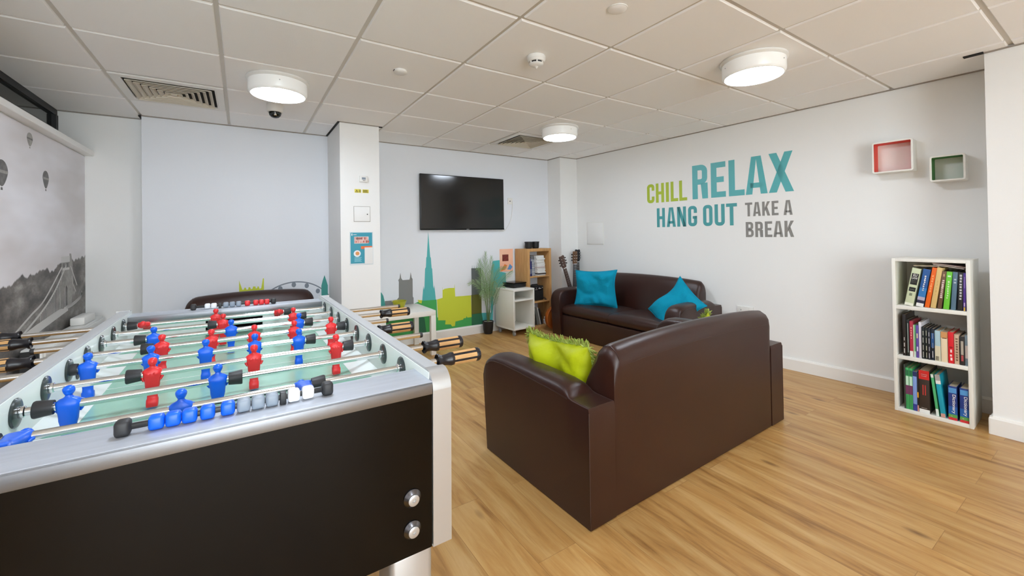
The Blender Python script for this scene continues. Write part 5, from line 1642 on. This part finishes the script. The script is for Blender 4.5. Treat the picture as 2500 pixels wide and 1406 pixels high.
T1 = S1
mid = [
    ('black book, tallest and leftmost on the middle tier', 0.044, 0.0165, 0.268, (40, 34, 32), bars(0.05, 0.5, 3, (206, 206, 204), 1, 0.35, 0.65)),
    ('black book with a thin pale stripe, second on the middle tier', 0.0615, 0.0155, 0.236, (28, 32, 30), [(0.4, 0.6, 0.1, 0.9, (176, 186, 180))]),
    ('crimson book with a white foot on the middle tier', 0.078, 0.0155, 0.228, (178, 44, 66), [(0, 1, 0, 0.16, WH)] + bars(0.5, 0.85, 5, (230, 160, 160), 2)),
    ('narrow pale green book on the middle tier', 0.0945, 0.0125, 0.206, (112, 186, 124), [(0, 0.3, 0.0, 1.0, (216, 206, 186)), (0.3, 1, 0.0, 0.18, (196, 222, 206))]),
    ('narrow purple book on the middle tier', 0.108, 0.0115, 0.206, (98, 74, 160), [(0.25, 0.75, 0.6, 0.75, (216, 200, 160)), (0.25, 0.75, 0.2, 0.34, (214, 206, 232))]),
    ('white book among the dark ones on the middle tier', 0.1205, 0.0125, 0.228, (222, 220, 228), []),
    ('slim black paperback, first of a row of four on the middle tier', 0.1340, 0.0135, 0.200, (26, 32, 34), bars(0.02, 0.95, 4, (196, 200, 190), 11, 0.36, 0.64)),
    ('slim black paperback, second of a row of four on the middle tier', 0.1485, 0.0125, 0.199, (28, 34, 34), bars(0.02, 0.95, 4, (200, 200, 180), 12, 0.36, 0.64)),
    ('slim black paperback, third of a row of four on the middle tier', 0.1620, 0.0120, 0.197, (30, 34, 44), bars(0.02, 0.95, 4, (196, 196, 206), 13, 0.36, 0.64)),
    ('dark blue and black paperback, last of the row of four on the middle tier', 0.1750, 0.0165, 0.196, (22, 34, 48), [(0.1, 0.9, 0.4, 0.86, (36, 84, 140))] + bars(0.05, 0.95, 3, (206, 206, 206), 14, 0.36, 0.62)),
    ('pale blue and cream book on the middle tier', 0.1935, 0.0245, 0.188, (170, 198, 206), [(0, 1, 0, 0.5, (212, 204, 176)), (0.1, 0.7, 0.02, 0.16, (110, 104, 84))]),
    ('thick beige book with an orange top on the middle tier', 0.2195, 0.0300, 0.185, (232, 212, 178), [(0, 1, 0.8, 1.0, (206, 150, 96)), (0.2, 0.85, 0.78, 0.81, (90, 60, 40))]),
    ('bright red book on the middle tier', 0.2510, 0.0240, 0.190, (216, 28, 40), bars(0.08, 0.46, 3, (244, 220, 220), 15, 0.3, 0.72) + [(0.25, 0.8, 0.5, 0.53, (120, 10, 20))]),
    ('beige book with dark vertical print on the middle tier', 0.2765, 0.0210, 0.180, (206, 178, 150), bars(0.1, 0.9, 9, (124, 96, 76), 16, 0.25, 0.75)),
    ('black book with a pale label on the middle tier', 0.2995, 0.0200, 0.172, (44, 38, 36), [(0.25, 0.8, 0.36, 0.84, (176, 166, 150)), (0.3, 0.75, 0.14, 0.34, (176, 76, 80))]),
    ('blue grey book at the right end of the middle tier', 0.3205, 0.0125, 0.182, (136, 156, 168), [(0.1, 1, 0.24, 0.66, (220, 208, 200))]),
]
for i, (lab, x, w, hgt, col, mk) in enumerate(mid):
    book(lab, x, T1, w, hgt, 0.19 if i > 5 else 0.22, col, 0, marks=mk, y0=0.012 + 0.004 * (i % 2))
T0 = S0
book('thin dark book, leftmost on the bottom tier', 0.0455, T0, 0.0075, 0.285, 0.23, (60, 66, 58))
for x, lab in ((0.0540, 'green book with white and maroon bands, left of the pair on the bottom tier'), (0.0710, 'green book with white and maroon bands, right of the pair on the bottom tier')):
    book(lab, x, T0, 0.0160, 0.266, 0.22, (66, 168, 96), marks=[(0.08, 0.92, 0.58, 0.80, (190, 226, 200)), (0.0, 1.0, 0.36, 0.58, (112, 54, 92)), (0.1, 0.9, 0.82, 0.95, (36, 110, 70)), (0.45, 0.55, 0.02, 0.34, (34, 110, 60))])
book('pale blue book with navy ends on the bottom tier', 0.0880, T0, 0.0190, 0.250, 0.21, (128, 156, 214), marks=[(0, 1, 0.88, 1.0, (34, 46, 96)), (0, 1, 0.0, 0.17, (52, 60, 140))])
book('narrow black book with a yellow spot on the bottom tier', 0.1080, T0, 0.0065, 0.246, 0.20, (34, 34, 38), marks=[(0, 1, 0.36, 0.5, (236, 170, 40)), (0, 1, 0.0, 0.16, (214, 150, 140))])
book('large black book with a red top band on the bottom tier', 0.1165, T0, 0.0480, 0.268, 0.22, (54, 44, 38), marks=[(0.0, 1.0, 0.79, 1.0, (206, 40, 36)), (0.0, 1.0, 0.0, 0.085, WH), (0.2, 0.75, 0.11, 0.118, (190, 184, 176)), (0.34, 0.44, 0.42, 0.66, (190, 56, 50)), (0.56, 0.66, 0.42, 0.66, (190, 56, 50)), (0.25, 0.75, 0.86, 0.875, (240, 206, 200)), (0.2, 0.8, 0.90, 0.915, (240, 206, 200))])
book('thin green book with a white foot leaning left on the bottom tier', 0.1935, T0, 0.0125, 0.255, 0.20, (82, 178, 116), -5.3, marks=[(0, 1, 0.0, 0.17, (222, 232, 226)), (0, 1, 0.92, 1.0, (216, 222, 214))])
book('turquoise book with a grey top leaning left on the bottom tier', 0.2135, T0, 0.0225, 0.258, 0.20, (20, 158, 182), -5.6, marks=[(0, 1, 0.86, 1.0, (168, 162, 158)), (0, 1, 0.78, 0.86, (226, 226, 222)), (0.05, 0.9, 0.0, 0.09, (206, 150, 136))])
for x, lab in ((0.2465, 'thick blue dictionary, the whole left one of two on the bottom tier'), (0.2950, 'thick blue dictionary at the right end of the bottom tier')):
    book(lab, x, T0, 0.0375, 0.205, 0.15, (34, 58, 128), y0=0.010, marks=[(0, 1, 0.0, 0.075, (206, 44, 52)), (0, 1, 0.075, 0.17, (92, 160, 76)), (0, 1, 0.17, 0.40, (30, 92, 166)), (0.06, 0.94, 0.80, 0.95, (84, 150, 206)), (0.25, 0.45, 0.10, 0.125, (216, 196, 160))], text=[('Dictionary', 0.36, 0.86, 0.20, 0.76, WH, True)], group='dictionaries on the bottom tier')
